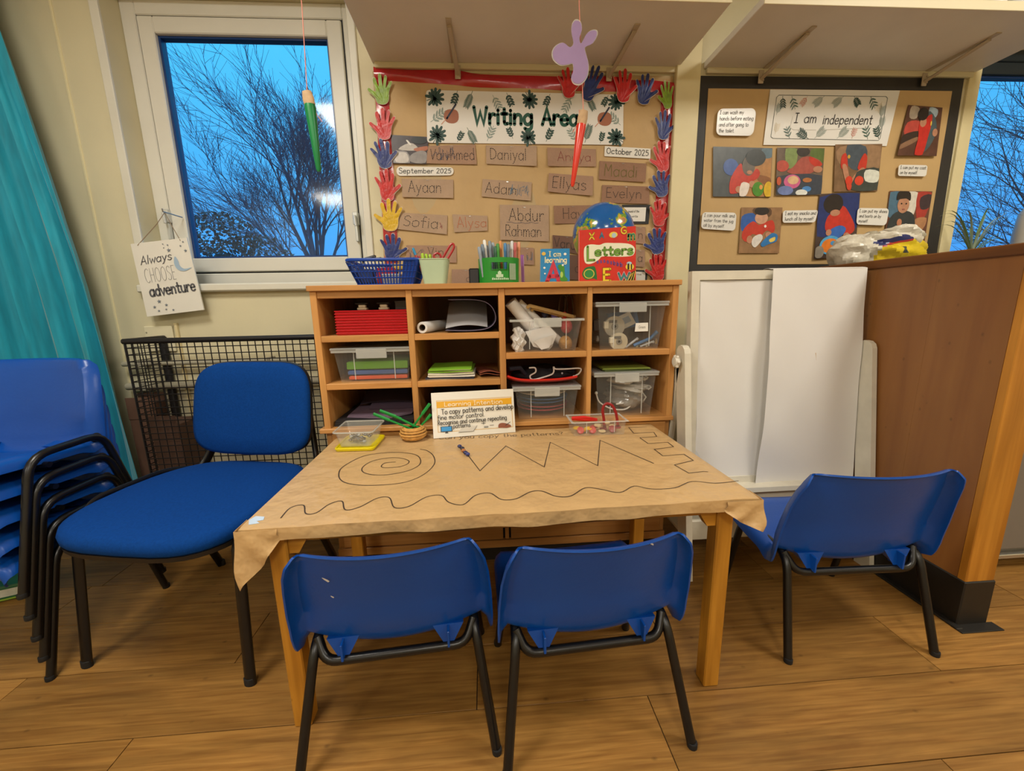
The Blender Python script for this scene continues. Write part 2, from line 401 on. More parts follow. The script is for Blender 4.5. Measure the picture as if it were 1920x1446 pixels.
# window 1 measures (frame recessed in the wall)
YF = .095
w1l = WY(230, 240, 0).x; w1r = WY(651, 40, 0).x; w1t = WY(480, 2, YF).z; w1b = WY(500, 531, .0).z
w2l = WY(1836, 140, 0).x; w2r = 3.15; w2t = 2.12; w2b = 1.06
wb = G()
for x0, x1, z0, z1 in ((GX0, w1l, 0, CEIL), (w1l, w1r, 0, w1b), (w1l, w1r, w1t, CEIL), (w1r, w2l, 0, CEIL), (w2l, w2r, 0, w2b), (w2l, w2r, w2t, CEIL), (w2r, GX1, 0, CEIL)):
    wb.box(x0, x1, 0, .16, z0, z1)
struct('wall_back', wb, cream)
struct('wall_left', G().box(GX0-.12, GX0, GY0, .16, 0, CEIL), cream)
struct('wall_right', G().box(GX1, GX1+.12, GY0, .16, 0, CEIL), cream)
struct('wall_front', G().box(GX0-.12, GX1+.12, GY0-.12, GY0, 0, CEIL), cream)
struct('ceiling', G().box(GX0-.12, GX1+.12, GY0-.12, .16, CEIL, CEIL+.08), mat('E4E0D2', .7, .03, 4))
bd = mat('E0D6AE', .5)  # strips mark the wall grooves; groove highlight put into their paler colour
for i, (u, v, w) in enumerate(((160, 320, .009), (673, 160, .004))):
    x = WY(u, v, 0).x; struct('trim_%d' % (i+1), G().box(x-w/2, x+w/2, -.004, .002, .08, CEIL-.02, .001), bd)
px0, px1 = WY(1266, 200, -.03).x, WY(1311, 200, -.03).x
struct('trim_3', G().box(px0, px1, -.03, .002, 0, CEIL-.01, .003), mat('DDD2A8', .5, .04, 9))     # post between the boards
struct('trim_4', G().box(WY(1808, 200, -.012).x+.003, w2l, -.012, .002, .9, CEIL-.01, .002), mat('DCD0A4', .5, .04, 9))
struct('baseboard_back', G().box(GX0, 1.28, -.016, 0, 0, .09, .004), mat('B9AD8B', .5))
# architrave round window 1
ar = G(); aw = w1l-WY(213.5, 240, 0).x; zt = w1t+aw
ar.box(w1l-aw, w1l, -.012, .002, w1b-.03, zt, .003).box(w1r, w1r+aw*.9, -.012, .002, w1b-.03, zt, .003).box(w1l, w1r, -.012, .002, w1t, zt, .003)
struct('trim_5', ar, white_paint)
def window(name, xl, xr, zb, zt, yf, fw, sw, fm, parts=True):
    t = thing(name, None, None, ((xl+xr)/2, yf, zb)); t['kind'] = 'structure'
    def ring(x0, x1, z0, z1, w, ya, yb, b=.004):
        g = G(); g.box(x0, x0+w, ya, yb, z0, z1, b); g.box(x1-w, x1, ya, yb, z0, z1, b); g.box(x0+w, x1-w, ya, yb, z0, z0+w, b); g.box(x0+w, x1-w, ya, yb, z1-w, z1, b); return g
    wpart('window_frame', ring(xl, xr, zb, zt, fw, yf, yf+.06), fm, t, 0)
    gp = .006; a, b, c, d = xl+fw+gp, xr-fw-gp, zb+fw+gp, zt-fw-gp
    wpart('gasket', ring(xl+fw, xr-fw, zb+fw, zt-fw, gp+.001, yf+.008, yf+.05, 0), dark_gap, t, 0)
    sash = wpart('sash', ring(a, b, c, d, sw, yf-.006, yf+.05), fm, t, 0)
    wpart('glazing_bead', ring(a+sw, b-sw, c+sw, d-sw, .009, yf+.012, yf+.045, .001), mat('10356E', .3), sash, 0)
    wpart('pane', G().box(a+sw+.004, b-sw-.004, yf+.03, yf+.034, c+sw+.004, d-sw-.004), clear('window_glass', 'F4FAFF', .012), sash, 0)
    return t
fw1 = .055
w1 = window('window_1', w1l, w1r+.012, w1b-.005, w1t, YF, .058, .062, upvc)
win2 = window('window_2', w2l-.03, w2r, w2b, w2t, YF, .05, .05, mat('23303A', .4))
sill = G().box(w1l-aw-.01, w1r+aw, -.035, YF+.01, w1b-.034, w1b, .006)
wpart('sill', sill, white_paint, w1, 0)
for (u, v) in ((312, 405), (667, 410)):          # window stays / latches
    p = WY(u, v, YF-.02); g = G(); g.box(p.x-.012, p.x+.012, p.y-.008, YF-.004, p.z-.028, p.z+.028, .003); g.tube([(p.x, p.y-.008, p.z+.01), (p.x+.002, p.y-.022, p.z+.008), (p.x+.006, p.y-.024, p.z-.035)], .006, 8)
    g.box(p.x-.006, p.x+.006, p.y-.004, YF-.004, p.z-.1, p.z-.03, .002)
    wpart('latch', g, mat('C9CCC9', .3, metal=.3), w1)
wpart('sill', G().box(w2l, w2r, -.03, YF, w2b-.03, w2b, .005), white_paint, win2, 0)

# ceiling light fixtures
for (x, y, e) in LAMPS:
    t = thing('ceiling_light', None, 'light', (x, y, CEIL-.042))
    t['label'] = 'square white ceiling light panel over the %s' % {(-1.0, -1.5): 'padded chair', (1.9, -1.5): 'wooden partition', (.15, -3.6): 'middle rear of the room', (2.3, -3.6): 'right rear of the room', (-2.0, -3.9): 'left rear of the room'}[(x, y)]
    g = G(); s_ = .31
    for a in ((-s_, s_, -s_, -.285), (-s_, s_, .285, s_), (-s_, -.285, -.285, .285), (.285, s_, -.285, .285)): g.box(*a, 0, .042, .003)
    obj('frame', g, white_paint, t, 0)
    obj('diffuser', G().box(-.285, .285, -.285, .285, .02, .03), emit('diffuser', 'FFF0D4', 3.), t, 0)

# ---------------------------------------------------------------- shelves over the boards
SZ = 1.965; SF = -.388
def shelf(label, x0, x1, brk):
    t = thing('wall_shelf', label, 'shelf', ((x0+x1)/2, 0, SZ))
    wpart('shelf_board', G().box(x0, x1, SF, -.002, SZ, SZ+.026, .002), shelf_paint, t, 0)
    wpart('edging', G().box(x0, x1, SF-.004, SF, SZ-.002, SZ+.028, .001), mat('E3D9B8', .45), t, 0)
    wpart('batten', G().box(x0+.01, x1-.01, -.018, -.002, SZ-.022, SZ, .002), cream, t, 0)
    for (ub, vb, uf, vf) in brk:
        a = WY(ub, vb, -.02); b = WZ(uf, vf, SZ-.006); g = G()
        g.tube([(a.x, -.016, SZ-.058), (a.x, -.022, SZ-.045), (b.x, b.y, SZ-.008)], .0085, 8, flat=.7)
        g.box(a.x-.012, a.x+.012, -.022, -.016, SZ-.062, SZ-.01, .002); g.box(b.x-.01, b.x+.01, b.y-.03, -.02, SZ-.004, SZ, .0)
        for zz in (SZ-.025, SZ-.05): g.tube([(a.x+.008, -.022, zz), (a.x+.008, -.025, zz)], .004, 8)
        wpart('bracket', g, mat('B7A892', .4), t)
    return t
sx0 = WZ(699, 120, SZ).x; sx1 = .806; rx0 = .92; rx1 = 2.19
shelf('painted wall shelf above the brown board with red border', sx0, sx1, [(858, 128, 842, 48), (1142, 140, 1190, 58)])
shelf('painted wall shelf above the brown board with black border', rx0, rx1, [(1428, 137, 1515, 62), (1735, 142, 1856, 73)])
# odds and ends along the right shelf, cut by the top of the frame
pot_m = mat('E9E6DE', .3, spec=.6)
for i, (u, h, lab, c) in enumerate(((1690, .07, 'white plastic pot on shelf beside the flat grey tray', 'E8E6DF'), (1752, .08, 'white plastic pot on shelf between the two red card boxes', 'EDEBE6'),
        (1822, .06, 'short cream plastic pot on shelf above the board corner', 'E2D9BF'), (1868, .09, 'tall white plastic pot second from right end of shelf', 'EFEDEA'), (1908, .08, 'white pot with black mark at right end of shelf', 'E8E8E8'))):
    p = WY(u, 4, -.35); t = thing('plastic_pot', lab, 'pot', (p.x, -.35, SZ+.026), 0, 'plastic pots on the right wall shelf')
    obj('cup', G().lathe([(.022, 0), (.026, .004), (.033, h), (.0315, h), (.025, .006), (.001, .005)], 20, caps=False), mat(c, .3, spec=.6), t)
    obj('rim', G().tube([(.033*math.cos(a*.3142), .033*math.sin(a*.3142), h) for a in range(20)], .0018, 6, True), mat(c, .3, spec=.6), t)
for u, lab in ((1668, 'red card box on shelf left of the first white pot'), (1722, 'red card box on shelf between two white pots')):
    p = WY(u, 4, -.33); t = thing('card_box', lab, 'box', (p.x, -.31, SZ+.026)); obj('carton', G().box(-.03, .03, -.02, .02, 0, .09, .002), mat('9C3A30', .5, .1, 20), t, 0); obj('lid', G().box(-.031, .031, -.021, .021, .075, .092, .002), mat('B8473C', .5), t, 0)
p = WY(1628, 4, -.34); t = thing('flat_tray', 'flat grey tray on shelf edge above the white banner', 'tray', (p.x, -.30, SZ+.026))
obj('tray_base', G().box(-.06, .06, -.07, .07, 0, .004, .001), mat('8A7A6C', .5), t, 0)
g = G(); g.box(-.062, .062, -.072, -.068, 0, .022, .001).box(-.062, .062, .068, .072, 0, .022, .001).box(-.062, -.058, -.068, .068, 0, .022, .001).box(.058, .062, -.068, .068, 0, .022, .001)
obj('tray_rim', g, mat('8A7A6C', .5), t, 0)

# ---------------------------------------------------------------- wall fittings behind the guard
a = WY(270, 612, -.006); b = WY(327, 634, -.006)
pl = thing('wall_plate', 'blank white wall plate below the hanging adventure sign', 'plate', ((a.x+b.x)/2, 0, (a.z+b.z)/2))
wpart('cover', G().box(a.x, b.x, -.012, 0, b.z-.06, a.z, .003), mat('D9D2B4', .45), pl, 0); wpart('screw', G().lathe([(.004, 0), (.003, .002)], 10, (a.x+.01, -.012, (a.z+b.z)/2), Matrix.Rotation(R(90), 3, 'X')), mat('B9B49C', .3, metal=.5), pl)
x = WY(332, 625, -.01).x
cd = thing('cable_conduit', 'slim cream conduit running down wall behind the mesh guard', 'conduit', (x, 0, .1))
wpart('cover', G().box(x-.006, x+.006, -.014, 0, .1, a.z+.005, .002), mat('D6C79A', .5), cd, 0); wpart('end_cap', G().box(x-.007, x+.007, -.015, 0, a.z+.003, a.z+.012, .002), mat('CDBE92', .5), cd, 0)
for i, (v, r, lab) in enumerate(((680, .011, 'upper grey heating pipe along wall behind the mesh guard'), (722, .016, 'lower thick grey heating pipe along wall behind the mesh guard'))):
    z = WY(340, v, -.04).z; t = thing('heating_pipe', lab, 'pipe', (-1.2, -.04, z), 0, 'heating pipes on the back wall')
    wpart('pipe_run', G().tube([(-1.68, -.04, z), (-.55, -.04, z)], r, 12), mat('A9A491', .4), t)
    for xx in (-1.6, -1.05, -.6): wpart('clip', G().box(xx-.008, xx+.008, -.042-r, 0, z-r-.003, z+r+.003, .002), mat('8E897A', .5), t, 0)

# ---------------------------------------------------------------- outside: sky is the world; ground, hedge, bare trees
struct('ground_outside', G().box(-12, 14, .4, 26, -.8, -.6), mat('1D3A33', .9, .3, 2))
def tree(name, label, base, stems, seed, depth, twig=.0045, spread=.55, kids=(4, 5), droop=0., group=None, seg=4, haze_c='1B3440'):
    rn = random.Random(seed); gl = G(); gt = G()
    def branch(p, d, L, r, dep):
        pts = [Vector(p)]; q = Vector(p); dd = Vector(d).normalized()
        ns = seg if dep else 3
        for i in range(ns):
            dd = (dd+Vector((rn.gauss(0, .09), rn.gauss(0, .09), rn.gauss(.03-droop, .05)))).normalized(); q = q+dd*(L/ns); pts.append(q.copy())
        rs = [r*(1-.72*i/ns) for i in range(ns+1)]
        if dep == 0: rs = [max(twig*.55, x) for x in rs]
        (gl if r > .018 else gt).tube(pts, rs, 5 if r > .018 else 3, caps=False)
        if dep > 0:
            k = rn.randint(*kids)+ (2 if dep >= depth-1 else 0)
            for j in range(k):
                t = .34+.64*(j+rn.random()*.6)/k; i = min(ns-1, int(t*ns)); f = t*ns-i; o = pts[i].lerp(pts[i+1], min(1, f)); ax = (pts[i+1]-pts[i]).normalized()
                side = Vector((rn.gauss(0, 1), rn.gauss(0, .8), rn.gauss(0, .5))); side = (side-ax*side.dot(ax)).normalized()
                branch(o, ax+side*spread*rn.uniform(.6, 1.2), L*rn.uniform(.42, .62), max(twig, r*.45*(1-t*.3)), dep-1)
    for (d, L, r) in stems: branch(base, d, L, r, depth)
    t = thing(name, label, 'tree', base, 0, group); hazy_bark = mat(haze_c, .9)  # bark tone has blue sky light and haze mixed into it
    wpart('limbs', gl, hazy_bark, t); tw = wpart('twigs', gt, hazy_bark, t, 0); tw['kind'] = 'stuff'
    return t
TY = 5.2
b0 = WY(604, 540, TY)
st = [((-1.0, .1, 1.05), 1.45, .026), ((-.8, -.2, 1.3), 1.75, .03), ((-.6, .3, 1.6), 2.1, .034), ((-.42, 0, 1.8), 2.25, .038), ((-.22, -.2, 2.0), 2.15, .042), ((-.02, .2, 2.0), 2.0, .04), ((-.5, .1, 1.2), 1.7, .03),
      ((.16, .2, 1.9), 1.95, .04), ((.36, 0, 1.7), 1.8, .036), ((-1.2, .2, .7), 1.45, .024), ((.65, 0, 1.3), 1.6, .032), ((1.0, .1, .9), 1.4, .03)]
tree('bare_tree', 'bare winter tree with fanned twigs seen through the left window', b0, st, 3, 3, .0034, .58, (5, 7), haze_c='2A566E')
TY2 = 3.6
b1 = WY(2090, 640, TY2)
st = [((-.6, .0, 1.6), 3.0, .05), ((-.2, .1, 2.2), 2.8, .05), ((-1.1, -.1, 1.0), 2.6, .035), ((-1.5, 0, .7), 2.3, .03), ((-.9, .1, 1.7), 3.0, .04), ((.4, 0, 1.9), 2.4, .04), ((-1.2, .2, 1.4), 2.9, .045), ((-1.6, -.1, .4), 2.2, .03), ((-.4, -.1, 1.2), 2.4, .035)]
tree('bare_tree', 'bare branching tree seen through the right window behind the partition', b1, st, 11, 3, .0035, .75, (5, 6), haze_c='1A3A4C')
# evergreen hedge in the lower left corner of the window
rn = random.Random(8); g = G(); hc = WY(420, 520, 3.2)
for (cu, cv, ru, rv, n) in ((400, 465, 90, 68, 1700), (470, 500, 85, 60, 1100), (560, 520, 80, 35, 500), (330, 500, 60, 70, 400), (640, 525, 60, 35, 300), (420, 600, 130, 110, 1600), (540, 640, 140, 120, 1400), (420, 740, 170, 140, 1400)):
    for k in range(n):
        a = rn.uniform(0, 6.283); q = rn.random()**.5; c = WY(cu+ru*q*math.cos(a), cv+rv*q*math.sin(a), 3.2+rn.uniform(-.3, .3)); s_ = rn.uniform(.014, .034)
        d1 = Vector((rn.gauss(0, 1), rn.gauss(0, 1), rn.gauss(0, 1))).normalized(); d2 = d1.orthogonal().normalized()
        g.add([c-d1*s_, c+d2*s_*.5, c+d1*s_, c-d2*s_*.5], [(0, 1, 2, 3)])
hd = thing('evergreen_bush', 'dark evergreen bush outside low in the left window', 'bush', (hc.x, 3.2, -.6))
fo = wpart('foliage', g, mat('1F4A4E', .8, .35, 3), hd, 0); fo['kind'] = 'stuff'
wpart('stem', G().tube([(hc.x, 3.2, -.6), (hc.x+.05, 3.2, .4), (hc.x-.03, 3.25, .9)], [.06, .05, .02], 7), mat('1B2A2A', .9), hd)

# ---------------------------------------------------------------- curtain
edge = [(WY(u, v, -.12).x, WY(u, v, -.12).z) for u, v in ((-30, -40), (0, 35), (60, 200), (120, 370), (170, 520), (205, 650))]+[(-1.64, .5), (-1.63, .06)]
def edge_x(z):
    for (xa, za), (xb, zb) in zip(edge, edge[1:]):
        if za >= z >= zb: return xa+(xb-xa)*(za-z)/max(1e-6, za-zb)
    return edge[0][0] if z > edge[0][1] else edge[-1][0]
def cur(u, v):
    z = 2.32-v*2.27; e = edge_x(z); x = -2.62+(e+2.62)*u; am = .022+.02*v
    y = -.13-am*math.sin(u*62+.6*math.sin(3*v))-.012*math.sin(u*131+v*4)-(.03*(u > .97))
    return (x+.01*math.sin(u*62+1.3), y, z)
ct = thing('curtain', 'teal curtain hanging in folds at far left of the back wall', 'curtain', (-2.15, -.13, .05))
wpart('drape', G().grid(cur, 110, 22, thick=.0015), mat('0B93AC', .7, .18, 9, .1, 300, stretch=(6, 6, .6), sheen=.2), ct, 60)
wpart('curtain_rail', G().tube([(-2.7, -.13, 2.34), (-1.7, -.13, 2.34)], .012, 10), mat('CFCBC0', .4), ct)

# ---------------------------------------------------------------- wooden partition on the right
bx0, bx1, by = 1.312, 1.402, WX(1807, 1106, 1.312).y; bz = 1.098; sk = .145
pt = thing('partition', 'low brown wooden partition with light end post and black skirting', 'partition', ((bx0+bx1)/2, by/2, 0))
pine = wood('stained_pine', '7E5028', '8C5E30', 2, .42, 16., 1.6, knots=2.6, coat=.15)
post_m = wood('light_pine', 'A46A1E', 'C0842F', 2, .45, 40., 2.)
cap_m = wood('cap_pine', '5F3818', '7A4C23', 1, .42, 40., 2.)
pw = .2
y = by+.022; i = 0
while y < -.03:
    y2 = min(-.012, y+pw); wpart('board', G().box(bx0, bx0+.012, y+.0001, y2-.0001, sk-.01, bz-.03, .0003), pine, pt, 0); y = y2; i += 1
wpart('core', G().box(bx0+.012, bx1-.012, by+.02, -.012, sk-.01, bz-.03), pine, pt, 0)
wpart('back_board', G().box(bx1-.012, bx1, by+.02, -.012, sk-.01, bz-.03, .001), pine, pt, 0)
wpart('end_post', G().box(bx0-.001, bx1+.001, by, by+.022, sk-.01, bz-.03, .002), post_m, pt, 0)
wpart('cap', G().box(bx0-.008, bx1+.008, by-.006, -.012, bz-.03, bz, .003), cap_m, pt, 0)
g = G(); g.box(bx0-.004, bx1+.004, by-.004, -.012, 0, sk, .003)
g.box(bx0-.022, bx0-.002, by-.02, -.012, 0, .006, .002).box(bx0-.022, bx1+.022, by-.034, by-.002, 0, .004, .001)
wpart('skirting', g, mat('1A1714', .5, .1, 20), pt, 0)
# metal cupboard beyond the partition
cb = thing('metal_cupboard', 'grey-brown metal cupboard with silver bottom strip behind the partition', 'cupboard', (1.95, -.38, 0))
wpart('carcass', G().box(1.5, 2.42, -.735, -.02, .05, 1.085, .004), mat('6F6A60', .45, .05, 3), cb, 0)
wpart('door', G().box(1.505, 1.957, -.752, -.736, .075, 1.07, .004), mat('77716A', .4, .06, 2), cb, 0); wpart('door', G().box(1.962, 2.415, -.752, -.736, .075, 1.07, .004), mat('77716A', .4, .06, 2), cb, 0)
wpart('strip', G().box(1.5, 2.42, -.758, -.736, .042, .058, .002), mat('C9C6BC', .25, metal=.8), cb, 0); wpart('plinth', G().box(1.52, 2.4, -.7, -.04, 0, .05), mat('1C1917', .6), cb, 0)

# ================================================================ display board with red border
kraft = mat('C0A274', .55, .07, 5, .35, 14, spec=.3); red_gloss = mat('B01524', .22, .08, 6, .25, 18, spec=.6, coat=.4)
def patch(fn, nu, nv, th=.001): return G().grid(fn, nu, nv, thick=th)
def strip(up, lo, y, n=28, bul=.012):
    U = [WY(a, b, y) for a, b in up]; L = [WY(a, b, y) for a, b in lo]; Uc = cr(U, 6); Lc = cr(L, 6)
    def at(c, t): i = min(len(c)-2, int(t*(len(c)-1))); return c[i].lerp(c[i+1], t*(len(c)-1)-i)
    return G().grid(lambda u, v: at(Lc, u).lerp(at(Uc, u), v)+Vector((0, -bul*math.sin(math.pi*v)*(.55+.45*math.sin(u*19)), 0)), n, 6, thick=.0012)
c1 = Card(WY(706, 140, -.004), WY(1262, 148, -.004), Vector((.79, -.004, 1.02)), Vector((-.52, -.004, 1.02)))
b1 = thing('display_board', 'brown paper display board with shiny red border above shelf unit', 'board', (.13, 0, 1.02))
rw = random.Random(2); ph = [(rw.uniform(2, 9), rw.uniform(-6, 6), rw.uniform(0, 6)) for _ in range(7)]
wpart('backing_board', G().box(-.5, .786, -.004, -.0015, 1.0, 1.935, .001), mat('B9A37C', .7), b1, 0)
wpart('backing_paper', patch(lambda u, v: c1.P(u, v, .0012+.0012*sum(math.sin(a*u*3+b*v*2.4+c) for a, b, c in ph)/3), 46, 30, .0006), kraft, b1, 60)
wpart('border_strip', strip([(700, 125), (770, 131), (850, 131), (900, 139), (1000, 142), (1080, 144), (1145, 143), (1265, 155)], [(703, 150), (800, 156), (850, 159), (900, 164), (1000, 166), (1060, 170), (1150, 172), (1264, 180)], -.006), red_gloss, b1, 60)
wpart('border_strip', strip([(703, 150), (707, 230), (712, 320), (718, 420), (724, 530)], [(727, 152), (732, 230), (738, 320), (744, 420), (747, 530)], -.006, 24, .006), red_gloss, b1, 60)
wpart('border_strip', strip([(1240, 178), (1237, 260), (1231, 350), (1226, 430), (1219, 530)], [(1264, 178), (1259, 260), (1254, 350), (1249, 430), (1244, 530)], -.006, 24, .006), red_gloss, b1, 60)

HAND = [(-.2, .02), (-.27, .2), (-.43, .34), (-.53, .45), (-.47, .51), (-.36, .44), (-.24, .41), (-.25, .55), (-.31, .76), (-.28, .86), (-.2, .84), (-.16, .68), (-.11, .57), (-.1, .75), (-.1, .94), (-.04, 1.0), (.02, .94), (.02, .75), (.04, .57),
        (.08, .72), (.12, .9), (.18, .94), (.22, .86), (.18, .7), (.16, .53), (.23, .62), (.32, .73), (.39, .74), (.38, .66), (.3, .5), (.25, .36), (.24, .2), (.17, .03), (0, -.03)]
paint = {'red': mat('C11A17', .42, .2, 35, .3, 60, coat=.06), 'blue': mat('1B2F75', .45, .35, 35, .3, 60, coat=.04), 'green': mat('7DA01C', .4, .35, 30, .3, 60), 'yellow': mat('D3AC12', .35, .15, 30, .3, 60)}
hand_rim = mat('D9CFC4', .6)
def hand(base, tip, flip, c, label, w=1., k=0):
    A = WY(base[0], base[1], -.016-.0006*k); B = WY(tip[0], tip[1], -.016-.0006*k); up = (B-A); s = up.length; up.normalize(); rt = Vector((up.z, 0, -up.x)); sg = -1 if flip else 1
    o = cr(HAND, 3, True); t = thing('paper_hand', label, 'hand cutout', A, 0, 'painted hand cutouts round the board')
    q = [rt*(p.x*s*sg*w)+up*(p.y*s)+Vector((0, -.006*abs(p.y-.3)-.012*p.x*p.x, 0)) for p in o]
    if sg < 0: q = q[::-1]
    pp_ = obj('paper', G().prism(q, (0, .0012, 0)), hand_rim, t, 0)
    ctr = up*(.35*s); q2 = [p+(ctr-p)*.03+Vector((0, -.0006, 0)) for p in q]
    obj('paint_coat', G().prism(q2, (0, .0005, 0)), paint[c], pp_, 0)
HL = [((718, 195), (714, 138), 0, 'green', 'green painted hand cutout at top left corner of red border', 1.0), ((721, 261), (720, 202), 0, 'red', 'red painted hand cutout just below the left green hand', 1.0),
 ((724, 315), (711, 260), 1, 'blue', 'blue painted hand cutout left of the dark writing photo', 1.05), ((727, 376), (722, 316), 1, 'red', 'red painted hand cutout below September label on left border', .95),
 ((733, 432), (731, 372), 0, 'yellow', 'yellow painted hand cutout on left border', 1.05), ((735, 488), (735, 437), 1, 'blue', 'blue painted hand cutout just above the blue basket', 1.15),
 ((1067, 183), (1062, 126), 1, 'red', 'red painted hand cutout behind the lilac paper shape', .95), ((1098, 187), (1122, 122), 1, 'blue', 'blue painted hand cutout tilted beside the lilac paper shape', .8),
 ((1168, 191), (1170, 128), 1, 'red', 'red painted hand cutout on top border between two blue hands', .9), ((1205, 195), (1213, 137), 1, 'blue', 'blue painted hand cutout on top border beside right green hand', .95),
 ((1253, 203), (1247, 151), 0, 'green', 'green painted hand cutout at top right corner of red border', .75), ((1243, 261), (1245, 206), 1, 'blue', 'blue painted hand cutout topmost on right border below green hand', .9),
 ((1245, 321), (1236, 264), 0, 'red', 'red painted hand cutout right of October label', .9), ((1243, 368), (1235, 319), 0, 'blue', 'blue painted hand cutout right of the olive lettered card', 1.05),
 ((1235, 423), (1235, 374), 1, 'red', 'red painted hand cutout right of the black edged note', 1.0), ((1235, 475), (1227, 427), 0, 'blue', 'lowest blue painted hand cutout on right border', 1.1), ((1235, 526), (1230, 476), 0, 'red', 'lowest red painted hand cutout on right border above the unit', 1.0)]
for k, h in enumerate(HL): hand(*h[:5], w=h[5], k=k % 3)

# printed leaves
def fern(g, c, u, v, ang, L, m=0, n=6, wd=.32, lw=.075, two=True, off=.0018):
    a = R(ang); d = Vector((math.cos(a), math.sin(a))); s = Vector((-d.y, d.x)); o = Vector((u*c.w, v*c.h)); L = L*c.h
    P = lambda x, y: c.P(x/c.w, y/c.h, off)
    ribbon(g, [o, o+d*L], L*.03, P, m)
    for i in range(n):
        t = .18+.75*i/n; q = o+d*(L*t); ll = L*wd*(1-.45*abs(t-.45)*1.6)
        for sg in ((1, -1) if two else ((1,) if i % 2 else (-1,))):
            e = (d*.75+s*sg*.75).normalized(); f = Vector((-e.y, e.x)); w = L*lw
            pts = [q, q+e*ll*.3+f*w*.5, q+e*ll*.75+f*w*.42, q+e*ll, q+e*ll*.75-f*w*.42, q+e*ll*.3-f*w*.5]
            g.add([P(p.x, p.y) for p in pts], [tuple(range(6))], m)
def monstera(g, c, u, v, ang, S, m=0, off=.0018):
    a0 = R(ang); o = Vector((u*c.w, v*c.h)); S = S*c.h; P = lambda x, y: c.P(x/c.w, y/c.h, off)
    for i in range(11):
        a = a0+R(-150+30*i); e = Vector((math.cos(a), math.sin(a))); f = Vector((-e.y, e.x)); l = S*(.66 if i in (0, 10) else .58+.14*math.cos(R(-150+30*i)))
        w = S*.108; pts = [o-f*w*.5, o+e*l*.6-f*w, o+e*l*.93-f*w*.72, o+e*l, o+e*l*.93+f*w*.72, o+e*l*.6+f*w, o+f*w*.5]
        g.add([P(p.x, p.y) for p in pts], [tuple(range(7))], m)
    d = Vector((math.cos(a0+math.pi), math.sin(a0+math.pi))); ribbon(g, [o, o+d*S*.55], S*.045, P, m)
paper_w = mat('E4E2DC', .45, .02, 8); lam = mat('E3E2DE', .3, .02, 8, .06, 22, spec=.4, coat=.25)
c = wcard((799, 169), (1169, 178), (1168, 272), (801, 268), -.009, 0)
bn = thing('banner', 'laminated white banner reading Writing Area with green leaf print', 'banner', c.P(.5, 0))
sh_ = wpart('sheet', c.rsheet(.06, .0015), lam, bn, 0)
dk, md, lt = mat('2C4A45', .3), mat('4F6B63', .3), mat('8A9A94', .3)
for (u, v, a, S) in ((.04, .86, 20, .30), (.05, .14, 60, .30), (.515, .87, -60, .28), (.51, .12, 110, .28), (.965, .86, 200, .28), (.965, .14, 150, .30)): gl = G(); monstera(gl, c, u, v, a, S); wpart('leaf_print', gl, dk, sh_, 0)
for (u, v, a, L, m, n, lw) in ((.155, 1.0, -110, .3, 0, 4, .17), (.15, .02, 60, .25, 0, 4, .17), (.23, 1.0, -115, .38, 1, 10, .06), (.2, .3, -60, .36, 1, 10, .06), (.33, .93, -60, .34, 2, 4, .12), (.30, .05, 65, .34, 2, 4, .12),
        (.4, .98, -65, .3, 0, 4, .17), (.43, .1, 115, .26, 0, 4, .17), (.62, .98, -115, .28, 0, 4, .17), (.60, .05, 65, .3, 0, 4, .17), (.73, .93, -120, .36, 2, 4, .12), (.755, .05, 120, .33, 2, 4, .12),
        (.81, .98, -62, .36, 1, 10, .06), (.80, .04, 72, .4, 1, 10, .06), (.92, .98, -120, .26, 0, 4, .17), (.88, .03, 75, .25, 0, 4, .17), (.02, .4, 35, .4, 2, 4, .13), (.985, .4, 140, .36, 2, 4, .13)):
    gl = G(); fern(gl, c, u, v, a, L*.95, 0, n, .42 if n < 8 else .34, lw*.85); wpart('leaf_print', gl, [dk, md, lt][m], sh_, 0)
for s_, a_, b_ in (('Writing', .232, .532), ('Area', .578, .765)): tx = G(); c.text(tx, s_, a_, b_, .38, .70, .215, .0024); wpart('lettering', tx, mat('1E5246', .3), sh_, 0)
for ux in (.085, .865):
    hp = G(); c.poly(hp, [(ux, .5), (ux+.01, .62), (ux+.045, .65), (ux+.07, .6), (ux+.072, .45), (ux+.05, .38), (ux+.015, .4)], .002, 0); c.line(hp, [(ux-.012, .36), (ux+.02, .5)], .003, .0024, 2); c.line(hp, [(ux+.015, .47), (ux+.06, .74)], .0075, .0024, 1)
    wpart('hand_print', hp, [mat('A0644A', .35), mat('242A3E', .35), mat('C98F74', .35)], sh_, 0)

